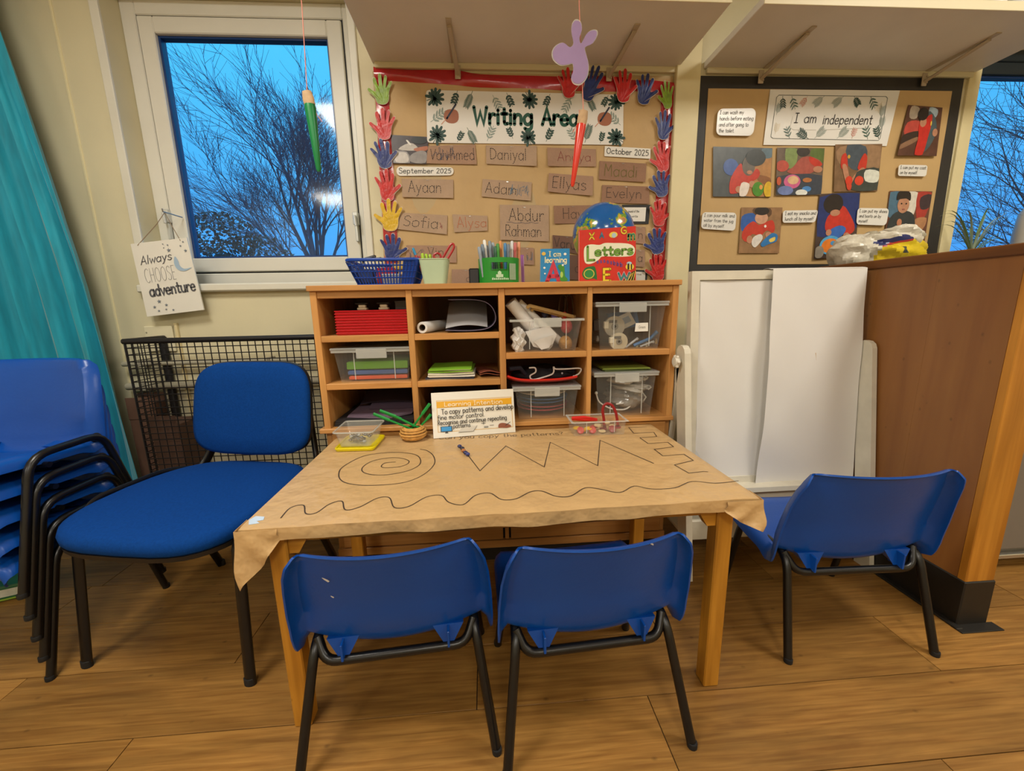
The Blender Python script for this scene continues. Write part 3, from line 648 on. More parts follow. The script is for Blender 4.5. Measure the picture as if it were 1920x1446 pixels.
# name cards
card_m = {0: mat('AD937B', .75, .06, 20, .1, 120), 1: mat('A2826C', .75, .06, 20, .1, 120), 2: mat('93705A', .75, .06, 20, .1, 120), 3: mat('705244', .75, .06, 20)}
inks = {'k': mat('322824', .6), 'o': mat('6B6422', .6), 'r': mat('B8623A', .6), 'n': mat('3C4A66', .6), 'm': mat('8A3238', .6), 'b': mat('4A7896', .6)}
def ncard(tl, tr, br, bl, m, lines, label, ink='k', bulge=.003, extra=None, y=-.008):
    c = wcard(tl, tr, br, bl, y, bulge); t = thing('name_card', label, 'card', c.P(.5, 0), 0, 'cardboard name cards on the board')
    cb_ = wpart('card', c.sheet(.0012), card_m[m], t, 60)
    for (s, u0, u1, v0, v1, d) in lines:
        g = G(); c.text(g, s, u0, u1, v0, v1, .055, .0022, 0, d, wob=.012); wpart('dotted_lettering', g, inks[ink], cb_, 0)
    if extra:
        g = G(); rn = random.Random(len(label))
        u0, u1, v0, v1 = extra[:4]; pts = [(rn.uniform(u0, u1), rn.uniform(v0, v1)) for _ in range(extra[5] if len(extra) > 5 else 22)]
        pts.sort(key=lambda p: p[0]+rn.uniform(-.04, .04)); c.line(g, pts, .0011, .0026); wpart('scribble', g, inks[extra[4]], cb_, 0)
    p = c.P(.5, .93, .002); wpart('staple', G().box(p.x-.005, p.x+.005, p.y-.0012, p.y, p.z-.0007, p.z+.0007), mat('E6E6E2', .25, metal=.7), t, 0)
D = .1
ncard((802, 274), (891, 271), (894, 309), (800, 307), 1, [('Vaivhmed', .06, .97, .22, .8, D)], 'card with blue scribbled name right of the dark writing photo', extra=(.08, .6, .15, .9, 'n', 34))
ncard((911, 273), (1006, 274), (1006, 312), (912, 308), 0, [('Daniyal', .07, .8, .27, .85, D)], 'tan card with dotted name Daniyal under the leaf banner')
ncard((1026, 277), (1117, 280), (1117, 313), (1027, 312), 1, [('Anaya', .2, .9, .3, .8, D)], 'pinkish card with faint name behind the red brush', 'm')
ncard((1124, 302), (1212, 307), (1209, 342), (1122, 337), 2, [('Maadi', .1, .82, .22, .85, D*.6)], 'brown card with olive green dotted name Maadi', 'o')
ncard((753, 335), (850, 337), (850, 372), (755, 370), 0, [('Ayaan', .12, .77, .28, .9, D)], 'tan card with dotted name Ayaan under September label')
ncard((905, 336), (997, 342), (995, 377), (903, 369), 0, [('Adam', .06, .7, .25, .85, D)], 'tan card with dotted name and blue scribble at right', extra=(.55, .95, .2, .85, 'b', 40))
ncard((1029, 325), (1112, 331), (1110, 368), (1026, 360), 1, [('Ellyas', .08, .86, .25, .85, D)], 'brown card with dotted name at the red brush tip', bulge=.006)
ncard((1129, 347), (1217, 350), (1217, 383), (1127, 380), 2, [('Evelyn', .08, .84, .3, .86, D)], 'brown card with dotted name Evelyn above the globe')
ncard((752, 399), (839, 404), (838, 440), (745, 430), 0, [('Sofia', .08, .82, .25, .85, D)], 'tan card with dotted name Sofia beside the yellow hand', extra=(.84, .9, .22, .58, 'm', 12))
ncard((848, 402), (914, 405), (914, 433), (852, 436), 0, [('Alysa', .1, .98, .25, .86, D)], 'tan card with orange dotted name Alysa', 'r')
ncard((937, 384), (1029, 385), (1029, 453), (938, 450), 0, [('Abdur', .18, .9, .56, .9, D), ('Rahman', .1, .85, .12, .44, D)], 'large tan card with two dotted names Abdur Rahman', extra=(.1, .9, .48, .53, 'n', 14))
ncard((1038, 386), (1110, 385), (1110, 419), (1039, 420), 2, [('Hava', .22, .95, .28, .85, D)], 'brown card with name half hidden left of the globe')
ncard((1036, 441), (1090, 445), (1090, 478), (1036, 468), 3, [('Varun', .05, .98, .22, .85, None)], 'dark brown card with name behind the globe base')
ncard((1066, 478), (1104, 480), (1104, 526), (1066, 524), 3, [('on', .3, .8, .3, .7, D)], 'dark brown card between the two upright books')
ncard((762, 460), (856, 461), (856, 493), (762, 491), 1, [('Vin', .42, .75, .4, .9, D)], 'faded card with scribbles behind the mint cup', extra=(.05, .4, .2, .8, 'n', 14))
ncard((976, 464), (1001, 465), (1001, 497), (977, 496), 1, [('il', .4, .9, .25, .75, D)], 'faded card edge showing right of the green caddy', extra=(.4, .9, .2, .8, 'b', 10))
ncard((1190, 425), (1210, 426), (1209, 458), (1189, 456), 1, [('n', .3, .8, .3, .8, D)], 'brown card showing right of the Letters book top')
ncard((1190, 468), (1209, 469), (1208, 501), (1189, 500), 1, [('a', .3, .8, .3, .8, D)], 'brown card showing right of the Letters book middle')
ncard((847, 505), (900, 506), (900, 535), (847, 534), 1, [('oil', .5, .9, .2, .7, D)], 'brown card low behind mint cup and green caddy')
def label_card(tl, tr, br, bl, s, lab, r=.3):
    c = wcard(tl, tr, br, bl, -.009, 0); t = thing('date_label', lab, 'label', c.P(.5, 0)); sl_ = wpart('slip', c.rsheet(r, .0012), paper_w, t, 0); g = G(); c.text(g, s, .04, .96, .27, .82, .12, .0022); wpart('lettering', g, mat('2A2826', .5), sl_, 0)
label_card((743, 312), (851, 314), (850, 329), (744, 330), 'September 2025', 'white date slip reading September 2025', .45)
label_card((1134, 274), (1220, 279), (1219, 298), (1133, 293), 'October 2025', 'white date slip reading October 2025', .05)
ink_k = mat('2B2A2A', .5); blk = mat('201F20', .6)
for (tl, tr, br, bl, ls, lab) in (((1166, 384), (1219, 384), (1216, 420), (1166, 420), ('sound of the', 'to write'), 'black edged white note half hidden behind the globe'), ((1186, 506), (1214, 507), (1213, 530), (1185, 530), ('ite',), 'black edged white note low beside the Letters book')):
    c = wcard(tl, tr, br, bl, -.009); t = thing('framed_note', lab, 'note', c.P(.5, 0)); wpart('mount', c.sheet(.001, 2, 2), blk, t, 0)
    g = G(); c.poly(g, [(.06, .13), (.86, .13), (.86, .86), (.06, .86)], .0014, 0, False); wpart('paper', g, paper_w, t, 0)
    for i, s in enumerate(ls): g = G(); c.text(g, s, .22, .62 if i == 0 else .58, .6-.26*i, .72-.26*i, .12, .002); wpart('lettering', g, ink_k, t, 0)

# ================================================================ display board with black border
b2 = thing('display_board', 'brown paper display board with black border and photographs', 'board', (1.52, 0, 1.05))
c0 = Card(WY(1313, 143, -.003), WY(1806, 148, -.003), Vector((2.165, -.003, 1.07)), Vector((.905, -.003, 1.07)))
ci = Card(WY(1328, 166, -.0085), WY(1785, 171, -.0085), Vector((2.1, -.0085, 1.13)), WY(1307, 496, -.0085))
wpart('border', c0.sheet(.004, 12, 8), mat('2B2826', .55, .1, 10, .15, 25), b2, 0)
ph2 = [(rw.uniform(2, 9), rw.uniform(-6, 6), rw.uniform(0, 6)) for _ in range(7)]
wpart('backing_paper', patch(lambda u, v: ci.P(u, v, .001+.0007*sum(math.sin(a*u*3+b*v*2.4+c) for a, b, c in ph2)/3), 40, 26, .0005), mat('C2A270', .55, .06, 5, .3, 14, spec=.3), b2, 60)
c = wcard((1444, 168), (1687, 170), (1662, 274), (1431, 272), -.013, 0)
bn = thing('banner', 'white paper banner reading I am independent with leaf border', 'banner', c.P(.5, 0)); sh_ = wpart('sheet', c.sheet(.0012), paper_w, bn, 60)
g = G(); c.line(g, [(.07, .9), (.9, .89), (.915, .86), (.93, .14), (.92, .1), (.07, .12), (.05, .15), (.055, .86), (.07, .9)], .0022, .0022); wpart('printed_frame', g, mat('5A615E', .5), sh_, 0)
for (u, v, a, L, m, n, lw) in ((.1, .88, -80, .22, 0, 4, .14), (.17, .88, -65, .25, 1, 3, .13), (.29, .88, -125, .2, 3, 4, .1), (.42, .89, -140, .25, 2, 8, .05), (.57, .89, -140, .25, 2, 8, .05), (.65, .89, -50, .22, 0, 5, .14), (.78, .89, -55, .26, 1, 3, .13),
        (.2, .12, 115, .24, 1, 3, .13), (.35, .12, 150, .28, 0, 5, .12), (.4, .13, 45, .26, 2, 8, .05), (.58, .13, 45, .26, 2, 8, .05), (.7, .13, 80, .2, 3, 4, .1), (.83, .12, 115, .26, 1, 3, .13), (.92, .13, 120, .25, 0, 4, .14), (.07, .55, 75, .2, 2, 8, .05), (.9, .5, 95, .22, 2, 8, .05), (.92, .3, 95, .22, 2, 8, .05), (.08, .2, 80, .2, 4, 5, .08), (.88, .8, 250, .2, 4, 4, .08)):
    g = G(); fern(g, c, u, v, a, L, 0, n, .5, lw*.8, off=.0022); wpart('leaf_print', g, [dk, md, lt, mat('C98778', .4), mat('D9CDB2', .4)][m], sh_, 0)
for s_, a_, b_, v_ in (('I', .215, .252, .41), ('am', .292, .39, .41), ('independent', .44, .835, .39)): g = G(); c.text(g, s_, a_, b_, v_, v_+.17, .1, .0024, slant=.05); wpart('lettering', g, mat('2A2624', .5), sh_, 0)
g = G(); c.line(g, [(.2, .52), (.19, .32), (.22, .28), (.4, .28)], .001, .0024); c.line(g, [(.43, .28), (.84, .33)], .001, .0024); wpart('cut_line', g, mat('A9A59E', .5), sh_, 0)
def speech(tl, tr, br, bl, lines, lab, m=None):
    c = wcard(tl, tr, br, bl, -.0215, 0); t = thing('caption_card', lab, 'card', c.P(.5, 0), 0, 'white caption cards on the black bordered board')
    sl_ = wpart('slip', c.rsheet(.22, .0012), m or paper_w, t, 0); n = len(lines)
    for i, (s, e) in enumerate(lines):
        g = G(); h = .9/n; v = .95-h*(i+1)+h*.28; c.text(g, s, .06, e, v, v+h*.62, .1, .0022, slant=.06); wpart('lettering', g, ink_k, sl_, 0)
speech((1346, 204), (1418, 203), (1412, 255), (1342, 254), [('I can wash my', .68), ('hands before eating', .95), ('and after going to', .84), ('the toilet.', .48)], 'shiny caption card I can wash my hands before eating', lam)
speech((1685, 309), (1739, 310), (1736, 331), (1683, 330), [('I can put my coat', .95), ('on by myself.', .68)], 'caption card I can put my coat on by myself')
speech((1317, 398), (1381, 399), (1378, 433), (1314, 429), [('I can pour milk and', .95), ('water from the jug', .92), ('all by myself.', .68)], 'shiny caption card I can pour milk and water', lam)
speech((1468, 395), (1534, 394), (1528, 417), (1467, 418), [('I eat my snacks and', .96), ('lunch all by myself', .92)], 'caption card I eat my snacks and lunch all by myself', lam)
speech((1608, 390), (1667, 391), (1661, 423), (1605, 421), [('I can put my shoes', .95), ('and boots on by', .78), ('myself.', .38)], 'caption card I can put my shoes and boots on')

# photographs: flat prints
def photo(tl, tr, br, bl, base, layers, lab, y=-.014, bulge=0., cat='photo'):
    c = wcard(tl, tr, br, bl, y, 0.); k_ = bulge*.6; c.c[3] = c.c[3]+Vector((0, -k_-.003, 0)); c.c[2] = c.c[2]+Vector((0, -k_-.001, 0)); t = thing('photograph', lab, cat, c.P(.5, 0), 0, 'photographs on the display boards')
    ms = []; g = G()
    pr_p = wpart('print_paper', c.sheet(.001), mat(base, .35, .22, 30, spec=.4), t, 60)
    for i, (cc, pts) in enumerate(layers):
        m = mat(cc, .35, .14, 45, spec=.4)
        if m not in ms: ms.append(m)
        c.poly(g, pts, .0013+.00025*i, ms.index(m))
    wpart('picture', g, ms, pr_p, 0); return c
def blob(x, y, rx, ry, n=8, a0=0.): return [(x+rx*math.cos(a0+6.2832*k/n), y+ry*math.sin(a0+6.2832*k/n)) for k in range(n)]
RD, SK, HR = 'C03A2B', 'B98468', '2A2220'
photo((1337, 275), (1448, 278), (1444, 370), (1336, 369), '4A5052', [('B0804E', [(.45, .3), (1, .85), (1, .02), (.5, .02)]), ('8A5A35', [(.75, .45), (.98, .4), (.98, .25), (.8, .3)]), ('5A7280', [(.82, .98), (1, .99), (1, .82), (.86, .8)]), ('4460A0', blob(.3, .6, .13, .17)), (RD, [(.28, .1), (.3, .38), (.46, .68), (.52, .55), (.66, .5), (.74, .58), (.8, .5), (.76, .38), (.62, .28), (.5, .12), (.36, .06)]),
    ('6A625A', blob(.6, .63, .11, .2)), ('3A3E3E', blob(.72, .8, .17, .17)), (SK, blob(.62, .5, .05, .04)), (SK, blob(.44, .15, .06, .07)), (SK, blob(.66, .26, .05, .07)), ('E3D9D2', [(.45, .02), (.48, .28), (.6, .28), (.62, .2), (.56, .02)]), ('4B8A2A', blob(.77, .16, .1, .15)), ('D8B02A', blob(.95, .15, .08, .17)), ('D99A50', blob(.82, .2, .03, .05))], 'photo of child in red top pouring from white jug')
photo((1457, 277), (1546, 278), (1539, 366), (1453, 367), '6A5A4C', [('7F9257', [(.18, .98), (.42, .98), (.4, .62), (.22, .6)]), ('5D7038', [(.72, .98), (.99, .98), (.99, .7), (.74, .72)]), ('3A3430', blob(.55, .92, .14, .1)), ('B85040', blob(.12, .62, .14, .12)), ('A8564A', [(.22, .5), (.35, .6), (.5, .78), (.7, .82), (.95, .7), (.8, .5), (.5, .42)]), (RD, [(.68, .82), (.8, .78), (.97, .66), (.85, .6), (.7, .7)]), (SK, blob(.88, .55, .1, .07)), ('3E4450', [(.02, .4), (.98, .42), (.98, .02), (.02, .02)]), ('C9618F', blob(.34, .29, .18, .15)), ('D8B48C', blob(.36, .32, .12, .09)), ('6E7FB4', blob(.2, .1, .17, .1)), ('4C88C8', blob(.66, .13, .1, .06)), ('DDE0DC', blob(.55, .05, .13, .07)), ('B07040', blob(.66, .32, .1, .05)), ('C25A3A', blob(.05, .3, .05, .09))], 'photo of children round a pink lunch box')
photo((1566, 271), (1654, 270), (1644, 359), (1562, 360), '7C6045', [('9A7A5C', [(.1, .95), (.98, .95), (.98, .5), (.5, .55), (.1, .6)]), ('4A5560', [(.25, .98), (.65, .95), (.68, .6), (.55, .45), (.3, .55)]), ('C9A03A', blob(.3, .74, .03, .04)), ('D1B040', blob(.6, .62, .04, .05)), (RD, [(.14, .75), (.24, .8), (.28, .5), (.14, .5)]), (RD, [(.62, .8), (.7, .7), (.66, .42), (.5, .5)]), (SK, [(.16, .55), (.26, .55), (.34, .22), (.26, .18)]), (SK, [(.58, .5), (.66, .45), (.44, .22), (.38, .27)]), ('3F4642', [(.55, .45), (.98, .48), (.98, .03), (.4, .03), (.45, .3)]), ('D6DAD0', [(.68, .45), (.98, .42), (.97, .2), (.69, .22)]), ('D2452E', blob(.55, .23, .1, .1)), ('CE3F2A', blob(.32, .23, .08, .1)), ('C8442F', [(.27, .15), (.38, .15), (.37, .04), (.3, .04)])], 'photo of hands filling red cups on dark table')
photo((1703, 197), (1767, 202), (1752, 294), (1678, 293), '5A3B30', [('B84A40', [(.08, .66), (.4, .7), (.42, .5), (.06, .42)]), ('A99A88', [(.1, .98), (.34, .95), (.3, .75), (.1, .76)]), ('3A2C26', [(.02, .4), (.4, .5), (.4, .36), (.02, .22)]), ('8C6A52', [(.02, .22), (.4, .38), (.42, .3), (.02, .12)]), ('9FB0BC', [(.62, .98), (.86, .95), (.84, .8), (.66, .78)]), ('4A5A60', [(.6, .9), (.82, .78), (.9, .5), (.78, .2), (.6, .08), (.64, .5)]), ('C22F28', [(.4, .62), (.5, .72), (.7, .85), (.74, .7), (.7, .4), (.62, .02), (.42, .02), (.44, .35)]), (SK, blob(.5, .68, .09, .1)), (HR, blob(.46, .84, .15, .13)), (SK, blob(.86, .48, .07, .08)), ('DDB84A', blob(.72, .66, .02, .05))], 'photo of child in red top putting on a coat', bulge=.012)
photo((1390, 389), (1467, 389), (1460, 475), (1384, 475), '93704E', [('2E5CA8', [(.02, .8), (.25, .88), (.4, .8), (.3, .5), (.03, .5)]), ('5E4430', [(.3, .98), (.7, .98), (.7, .8), (.34, .84)]), (RD, [(.05, .35), (.1, .55), (.3, .7), (.45, .62), (.6, .68), (.78, .72), (.85, .55), (.8, .45), (.65, .5), (.5, .38), (.3, .42), (.18, .25)]), ('C99B80', blob(.5, .77, .16, .13)), (HR, blob(.5, .92, .18, .09)), (SK, blob(.24, .3, .07, .09)), (SK, blob(.7, .4, .08, .07)), ('D8D3CE', [(.33, .35), (.5, .42), (.56, .32), (.4, .13), (.3, .2)]), ('2C74B4', [(.52, .2), (.62, .32), (.78, .44), (.92, .4), (.9, .26), (.72, .2), (.58, .14)]), ('D8C060', [(.72, .3), (.86, .36), (.86, .28), (.76, .24)]), ('E8E4DE', blob(.6, .59, .03, .03))], 'photo of child in red top pouring milk over blue cloth')
photo((1536, 364), (1613, 360), (1601, 480), (1524, 486), '4A3A34', [('26356E', [(.02, .95), (.98, .98), (.98, .45), (.03, .35)]), ('C03428', [(.2, .5), (.25, .65), (.4, .72), (.6, .8), (.75, .7), (.92, .5), (.9, .38), (.7, .35), (.45, .48), (.28, .4)]), (HR, blob(.36, .84, .24, .15)), (SK, blob(.42, .7, .12, .05)), ('3366B8', [(.3, .42), (.55, .5), (.72, .44), (.6, .32), (.35, .3)]), (SK, blob(.3, .4, .07, .05)), (SK, blob(.74, .33, .08, .05)), ('4FA0D0', blob(.36, .2, .26, .15)), ('DE7D2C', blob(.36, .19, .21, .115)), ('4C90C4', blob(.42, .23, .06, .035)), ('8C8478', blob(.1, .1, .12, .1)), ('D6C98A', blob(.95, .28, .04, .06))], 'photo of child in red top with bowl of orange food', bulge=.004)
photo((1668, 358), (1748, 359), (1729, 476), (1654, 475), '6A4234', [('4C6E86', [(.02, .98), (.4, .98), (.3, .6), (.02, .6)]), ('D6D0C4', [(.4, .98), (.66, .98), (.62, .6), (.42, .6)]), ('A83830', [(.66, .98), (.98, .98), (.92, .62), (.72, .55)]), ('3E2E34', [(.74, .9), (.98, .95), (.98, .75), (.78, .72)]), ('B07E58', [(.68, .56), (.95, .58), (.9, .4), (.7, .4)]), ('33383A', [(.02, .38), (.08, .58), (.25, .68), (.5, .68), (.66, .58), (.68, .3), (.4, .2), (.05, .22)]), ('B88668', blob(.35, .78, .14, .13)), (HR, [(.18, .86), (.2, .98), (.34, 1.0), (.48, .97), (.5, .85), (.4, .88), (.26, .87)]), ('B87858', blob(.3, .5, .06, .06)), ('2A2220', blob(.3, .8, .02, .012)), ('2A2220', blob(.41, .8, .02, .012)), ('9A5A50', blob(.36, .71, .035, .012))], 'photo of smiling child in dark padded coat')
photo((733, 253), (804, 257), (800, 308), (737, 307), '3A3036', [('B9B4AE', [(.18, .5), (.5, .75), (.72, .6), (.66, .48)]), ('A8664A', [(.62, .55), (.98, .66), (.97, .5), (.7, .45)]), ('8C8A8C', [(.02, .4), (.42, .42), (.5, .02), (.03, .02)]), ('C4C0BC', [(.1, .36), (.4, .38), (.46, .06), (.1, .05)]), ('8E8A8A', [(.52, .3), (.8, .48), (.98, .4), (.97, .04), (.55, .05)]), ('22282C', blob(.75, .85, .22, .13)), ('D8D6D2', [(.4, .82), (.44, .84), (.54, .68), (.5, .66)])], 'dark photo of writing hands at top left of board', -.009, .002)
# hanging wooden sign
sg = Card(*[WY(u, v, -.05) for u, v in ((247, 458), (352, 446), (384, 581), (278, 594))]); nrm = Vector((0, -1, 0))
t = thing('hanging_sign', 'white hanging wooden sign reading Always CHOOSE adventure', 'sign', sg.P(.5, 0)); plq = wpart('plaque', sg.sheet(.006, 2, 2), mat('DEDCD4', .5, .03, 10), t, 0)
def sline(s, u0, u1, v0, v1, w, c, sl=0., skew=0.):
    g = G(); sg.text(g, s, u0, u1, v0, v1, w, .0075, 0, slant=sl, skew=skew); wpart('lettering', g, c, plq, 0)
ikb = mat('55565C', .5); sline('Always', .1, .66, .71, .82, .1, ikb, .15, .06); sline('CHOOSE', .12, .67, .46, .65, .05, mat('7A7A7E', .5), 0, .02); sline('adventure', .14, .95, .27, .42, .15, ikb, 0, .02)
g = G(); sg.poly(g, [(.72, .77), (.68, .68), (.72, .59), (.84, .56), (.97, .6), (.84, .59), (.77, .64), (.76, .71)], .0078); wpart('moon_print', g, mat('9DB6CE', .4), plq, 0)
g = G()
for (u, v, s, ) in ((.56, .95, .016), (.56, .9, .014), (.64, .93, .02), (.92, .95, .02), (.86, .9, .022), (.64, .86, .04), (.93, .83, .032), (.27, .19, .04), (.17, .12, .032), (.38, .13, .032), (.23, .06, .026), (.36, .07, .022), (.48, .05, .026)):
    o = []
    for k in range(10): a = R(90+36*k); r = s*(1 if k % 2 == 0 else .42); o.append((u+r*math.cos(a), v+r*math.sin(a)*sg.w/sg.h))
    sg.poly(g, o, .0078, 0, False)
wpart('star_print', g, mat('6E7884', .4), plq, 0)
nail = WY(309, 398, -.02); wpart('string', G().tube([sg.P(.12, .97, .007), Vector((nail.x-.03, -.035, nail.z-.05)), nail, Vector((nail.x+.03, -.035, nail.z-.06)), sg.P(.88, .97, .007)], .0016, 6), mat('8E7A62', .8), t)
wpart('hook', G().tube([nail+Vector((0, .1, 0)), nail+Vector((0, -.01, 0)), nail+Vector((0, -.012, .012))], .0028, 6), mat('9A9A96', .3, metal=.7), t)

# hanging mobiles
def brush(lab, top, ferr0, ferr1, tip, y, hc, w0, w1, extra):
    T, A, B, C = [WY(*p, y) for p in (top, ferr0, ferr1, tip)]; t = thing('hanging_brush', lab, 'brush', C)
    ce = Vector((T.x, y, CEIL)); wpart('string', G().tube([ce, T, A+(B-A)*.2], .0014, 6), mat('D98A7A', .6), t)
    wpart('bristles', G().tube([A, A.lerp(B, .5), B], [w0*.85, w0*1.05, w0], 12, flat=.7), mat('C2A27C', .7, .12, 60), t)
    wpart('handle', G().tube([B, B.lerp(C, .05), B.lerp(C, .5), B.lerp(C, .96), C], [w0*.95, w0*1.0, (w0+w1)/2*1.02, w1, w1*.6], 14), hc, t)
    if extra: wpart('string_tail', G().tube([WY(*p, y) for p in extra], .0011, 6), mat('D98A7A', .6), t)
    return t
brush('green paint brush hanging on pink string in front of window', (566, 10), (575, 172), (581, 197), (598, 322), -.55, mat('0F7F44', .35), .016, .0075, [(581, 196), (592, 212), (604, 228)])
brush('red paint brush hanging on pink string in front of banner', (1086, 10), (1095, 208), (1090, 234), (1073, 350), -.55, mat('D8321C', .3, coat=.3), .015, .0065, [(1086, 206), (1086, 226), (1074, 248)])
BUT = [(.5, 1), (.6, .97), (.63, .85), (.58, .72), (.62, .64), (.72, .78), (.82, .84), (.93, .84), (.94, .76), (.85, .64), (.7, .58), (.72, .48), (.78, .3), (.75, .12), (.62, 0), (.48, .01), (.42, .1), (.46, .2), (.45, .32), (.36, .31), (.2, .3), (.06, .38), (.03, .5), (.1, .6), (.25, .65), (.38, .58), (.46, .64), (.42, .8), (.43, .93)]
A = WY(1034, 156, -.56); B = WY(1122, 156, -.56); C2 = WY(1034, 38, -.56); q = [A+(B-A)*p.x+(C2-A)*p.y for p in cr(BUT, 3, True)]
t = thing('paper_shape', 'lilac paper blossom shape hanging on string above the banner', 'paper decoration', q[0]); wpart('cutout', G().prism(q, (0, .0015, 0)), mat('9A82AE', .5, .05, 15), t, 0)
ctr = sum(q, Vector())/len(q); wpart('laminate', G().prism([p+(p-ctr)*.05+Vector((0, .0006, 0)) for p in q], (0, .0006, 0)), clear('laminate_film', 'FFFFFF', .35), t, 0)

# ================================================================ plastic chairs
blue_pl = mat('07469C', .32, .06, 6, .04, 120, spec=.4); blk_tube = mat('0B0B0D', .32, .1, 30, spec=.5); blk_rub = mat('0E0E10', .7)
def chair(label, loc, rz, H=.29, S=1., fw=.206, fd=.167, group='blue plastic chairs', marks=None, x1=None, lift=0.):
    """one-piece shell on a bent tube frame; front is local +Y, H seat height, S shell scale"""
    t = thing('plastic_chair', label, 'chair', loc, rz, group)
    pr = [(.180, -.030), (.190, -.016), (.186, -.003), (.165, .002), (.10, -.002), (.04, -.008), (-.02, -.010), (-.06, -.006), (-.088, .010), (-.104, .040), (-.116, .082), (-.128, .125), (-.140, .164), (-.149, .191), (-.157, .207), (-.166, .210)]
    hw = [.170, .180, .186, .188, .190, .192, .195, .198, .201, .202, .200, .195, .188, .178, .166, .160]
    n = len(pr)
    def P(u, v):
        f = v*(n-1); i = min(n-2, int(f)); k = f-i
        y = pr[i][0]*(1-k)+pr[i+1][0]*k; z = pr[i][1]*(1-k)+pr[i+1][1]*k; h = hw[i]*(1-k)+hw[i+1]*k
        s = u*2-1; a = abs(s); bk = max(0, min(1, (v-.46)/.16))                # bk: 0 seat, 1 back
        bend = max(0, (a-.86)/.14)                                             # rolled edge
        x = math.copysign(h*(min(a, .9)/.9)*1.0 if a < .9 else h*(1+.03*(a-.9)/.1), s)
        cur = .036*(1-(min(a, .9)/.9)**2)                                      # wrap-around of the back
        ny, nz = (-1, 0)
        dish = max(0, 1-abs(v-.50)/.16); y2 = y+bk*(.036-cur)*1.0; z2 = z-((1-bk)*.010+dish*.046)*(1-a*a)
        y2 -= bk*bend*.030*min(1, (1-v)/.14); z2 -= (1-bk)*bend*.030+max(0, 1-abs(v-.57)/.16)*bend*.046
        return (x*S, y2*S, H+z2*S)
    g = G().grid(P, 26, 45, thick=.0045*S); obj('shell', g, blue_pl, t, 50)
    zt = H-.018*S+lift; x1 = x1 or .170*S
    for sx in (-1, 1):
        top = [(sx*fw, -fd, .0), (sx*x1, -.085*S, zt-.004), (sx*x1, .10*S, zt-.008), (sx*(fw-.012), fd+.004, .0)]
        lf_ = obj('leg_frame', G().tube(rnd_path(top, .05), .0105, 10), blk_tube, t)
        for q in (top[0], top[-1]): obj('foot_cap', G().lathe([(.0106, 0), (.0110, .001), (.0108, .012), (.0104, .013)], 12, (q[0], q[1], 0)), blk_rub, lf_)
        bxs = sx*.112*S; zb = H-.060*S; yb = -.092*S        # moulded lug under the back
        g = G(); a = Vector((bxs, yb, zb)); w = .034*S
        g.add([(bxs-w, -.088*S, H-.018*S), (bxs+w, -.088*S, H-.018*S), (bxs+w*.35, yb-.004, zb+.004), (bxs-w*.35, yb-.004, zb+.004), (bxs-w, -.045*S, H-.024*S), (bxs+w, -.045*S, H-.024*S), (bxs, yb+.008, zb)],
              [(0, 1, 2, 3), (4, 6, 5), (0, 3, 6, 4), (1, 5, 6, 2), (3, 2, 6), (0, 4, 5, 1)])
        g.box(bxs-.0025, bxs+.0025, yb-.018*S, -.07*S, zb, H-.02*S, .001); obj('lug', g, blue_pl, t, 0)
    zb = H-.066*S; bar = [(-x1, -.07*S, zt-.006), (-.150*S, -.096*S, zb), (.150*S, -.096*S, zb), (x1, -.07*S, zt-.006)]
    obj('cross_bar', G().tube(rnd_path(bar, .04), .0105, 10), blk_tube, t)
    obj('front_bar', G().tube([(-x1, .06*S, zt-.012-lift*1.4), (x1, .06*S, zt-.012-lift*1.4)], .008, 8), blk_tube, t)
    if marks:
        for (u, v, r) in marks:
            p = Vector(P(u, v)); g = G().add([p+Vector((r*1.2*math.cos(k*1.05+u*9), -.006*S, r*math.sin(k*1.05)*(1+.4*math.sin(3*k)))) for k in range(6)], [tuple(range(6))]); obj('scuff', g, mat('B9B6B0', .6), t, 0)
    return t
chair('blue plastic chair at left front of the paper covered table', (-.292, -1.062, 0), R(4.5), marks=[(.22, .78, .006), (.24, .70, .003)])
chair('blue plastic chair at right front of the paper covered table', (.142, -1.082, 0), R(3.5), marks=[(.76, .93, .003)])
chair('blue plastic chair facing the white easel by partition', (.935, -.892, 0), R(-2), H=.30, S=1.1)
pos = ['bottom', 'second from bottom', 'middle', 'second from top', 'top']
for i in range(5):
    chair('%s chair in the stack of blue plastic chairs' % pos[i], (-1.478, -.735-.002*i, .0645*i), R(180-3), H=.352, S=1.05, fw=.228, fd=.18, x1=.224, lift=.022, group='stack of blue plastic chairs')

# ---------------------------------------------------------------- padded visitor chair
vc = thing('padded_chair', 'blue fabric padded chair with black frame left of the table', 'chair', (-.922, -.725, 0), R(-11.1))
fab = mat('083A80', .9, .10, 160, .2, 500, spec=.1); plas = mat('141416', .45)
# local front is -Y
def seat_o(a, r=1.):
    c_, s_ = math.cos(a), math.sin(a); e = .55; return (math.copysign(abs(c_)**e, c_)*.264*r*(1.0-.10*(s_ > 0)*abs(s_)), math.copysign(abs(s_)**.62, s_)*.245*r-.035)
def pad(levels, n=40):
    g = G(); vs = []; fs = []
    for (r, z) in levels:
        for k in range(n): x, y = seat_o(2*math.pi*k/n, r); vs.append((x, y, z-.012*(max(0, -y)/.25)**2))
    L = len(levels)
    for i in range(L-1):
        for k in range(n): fs.append((i*n+k, i*n+(k+1) % n, (i+1)*n+(k+1) % n, (i+1)*n+k))
    fs += [tuple(range(n-1, -1, -1)), tuple(range((L-1)*n, L*n))]; return g.add(vs, fs)
obj('seat', pad([(.97, .405), (1.0, .415), (1.005, .43), (.985, .444), (.93, .45), (.6, .452)]), fab, vc, 60)
obj('seat_shell', pad([(.9, .388), (.985, .395), (.995, .408)]), plas, vc, 60)
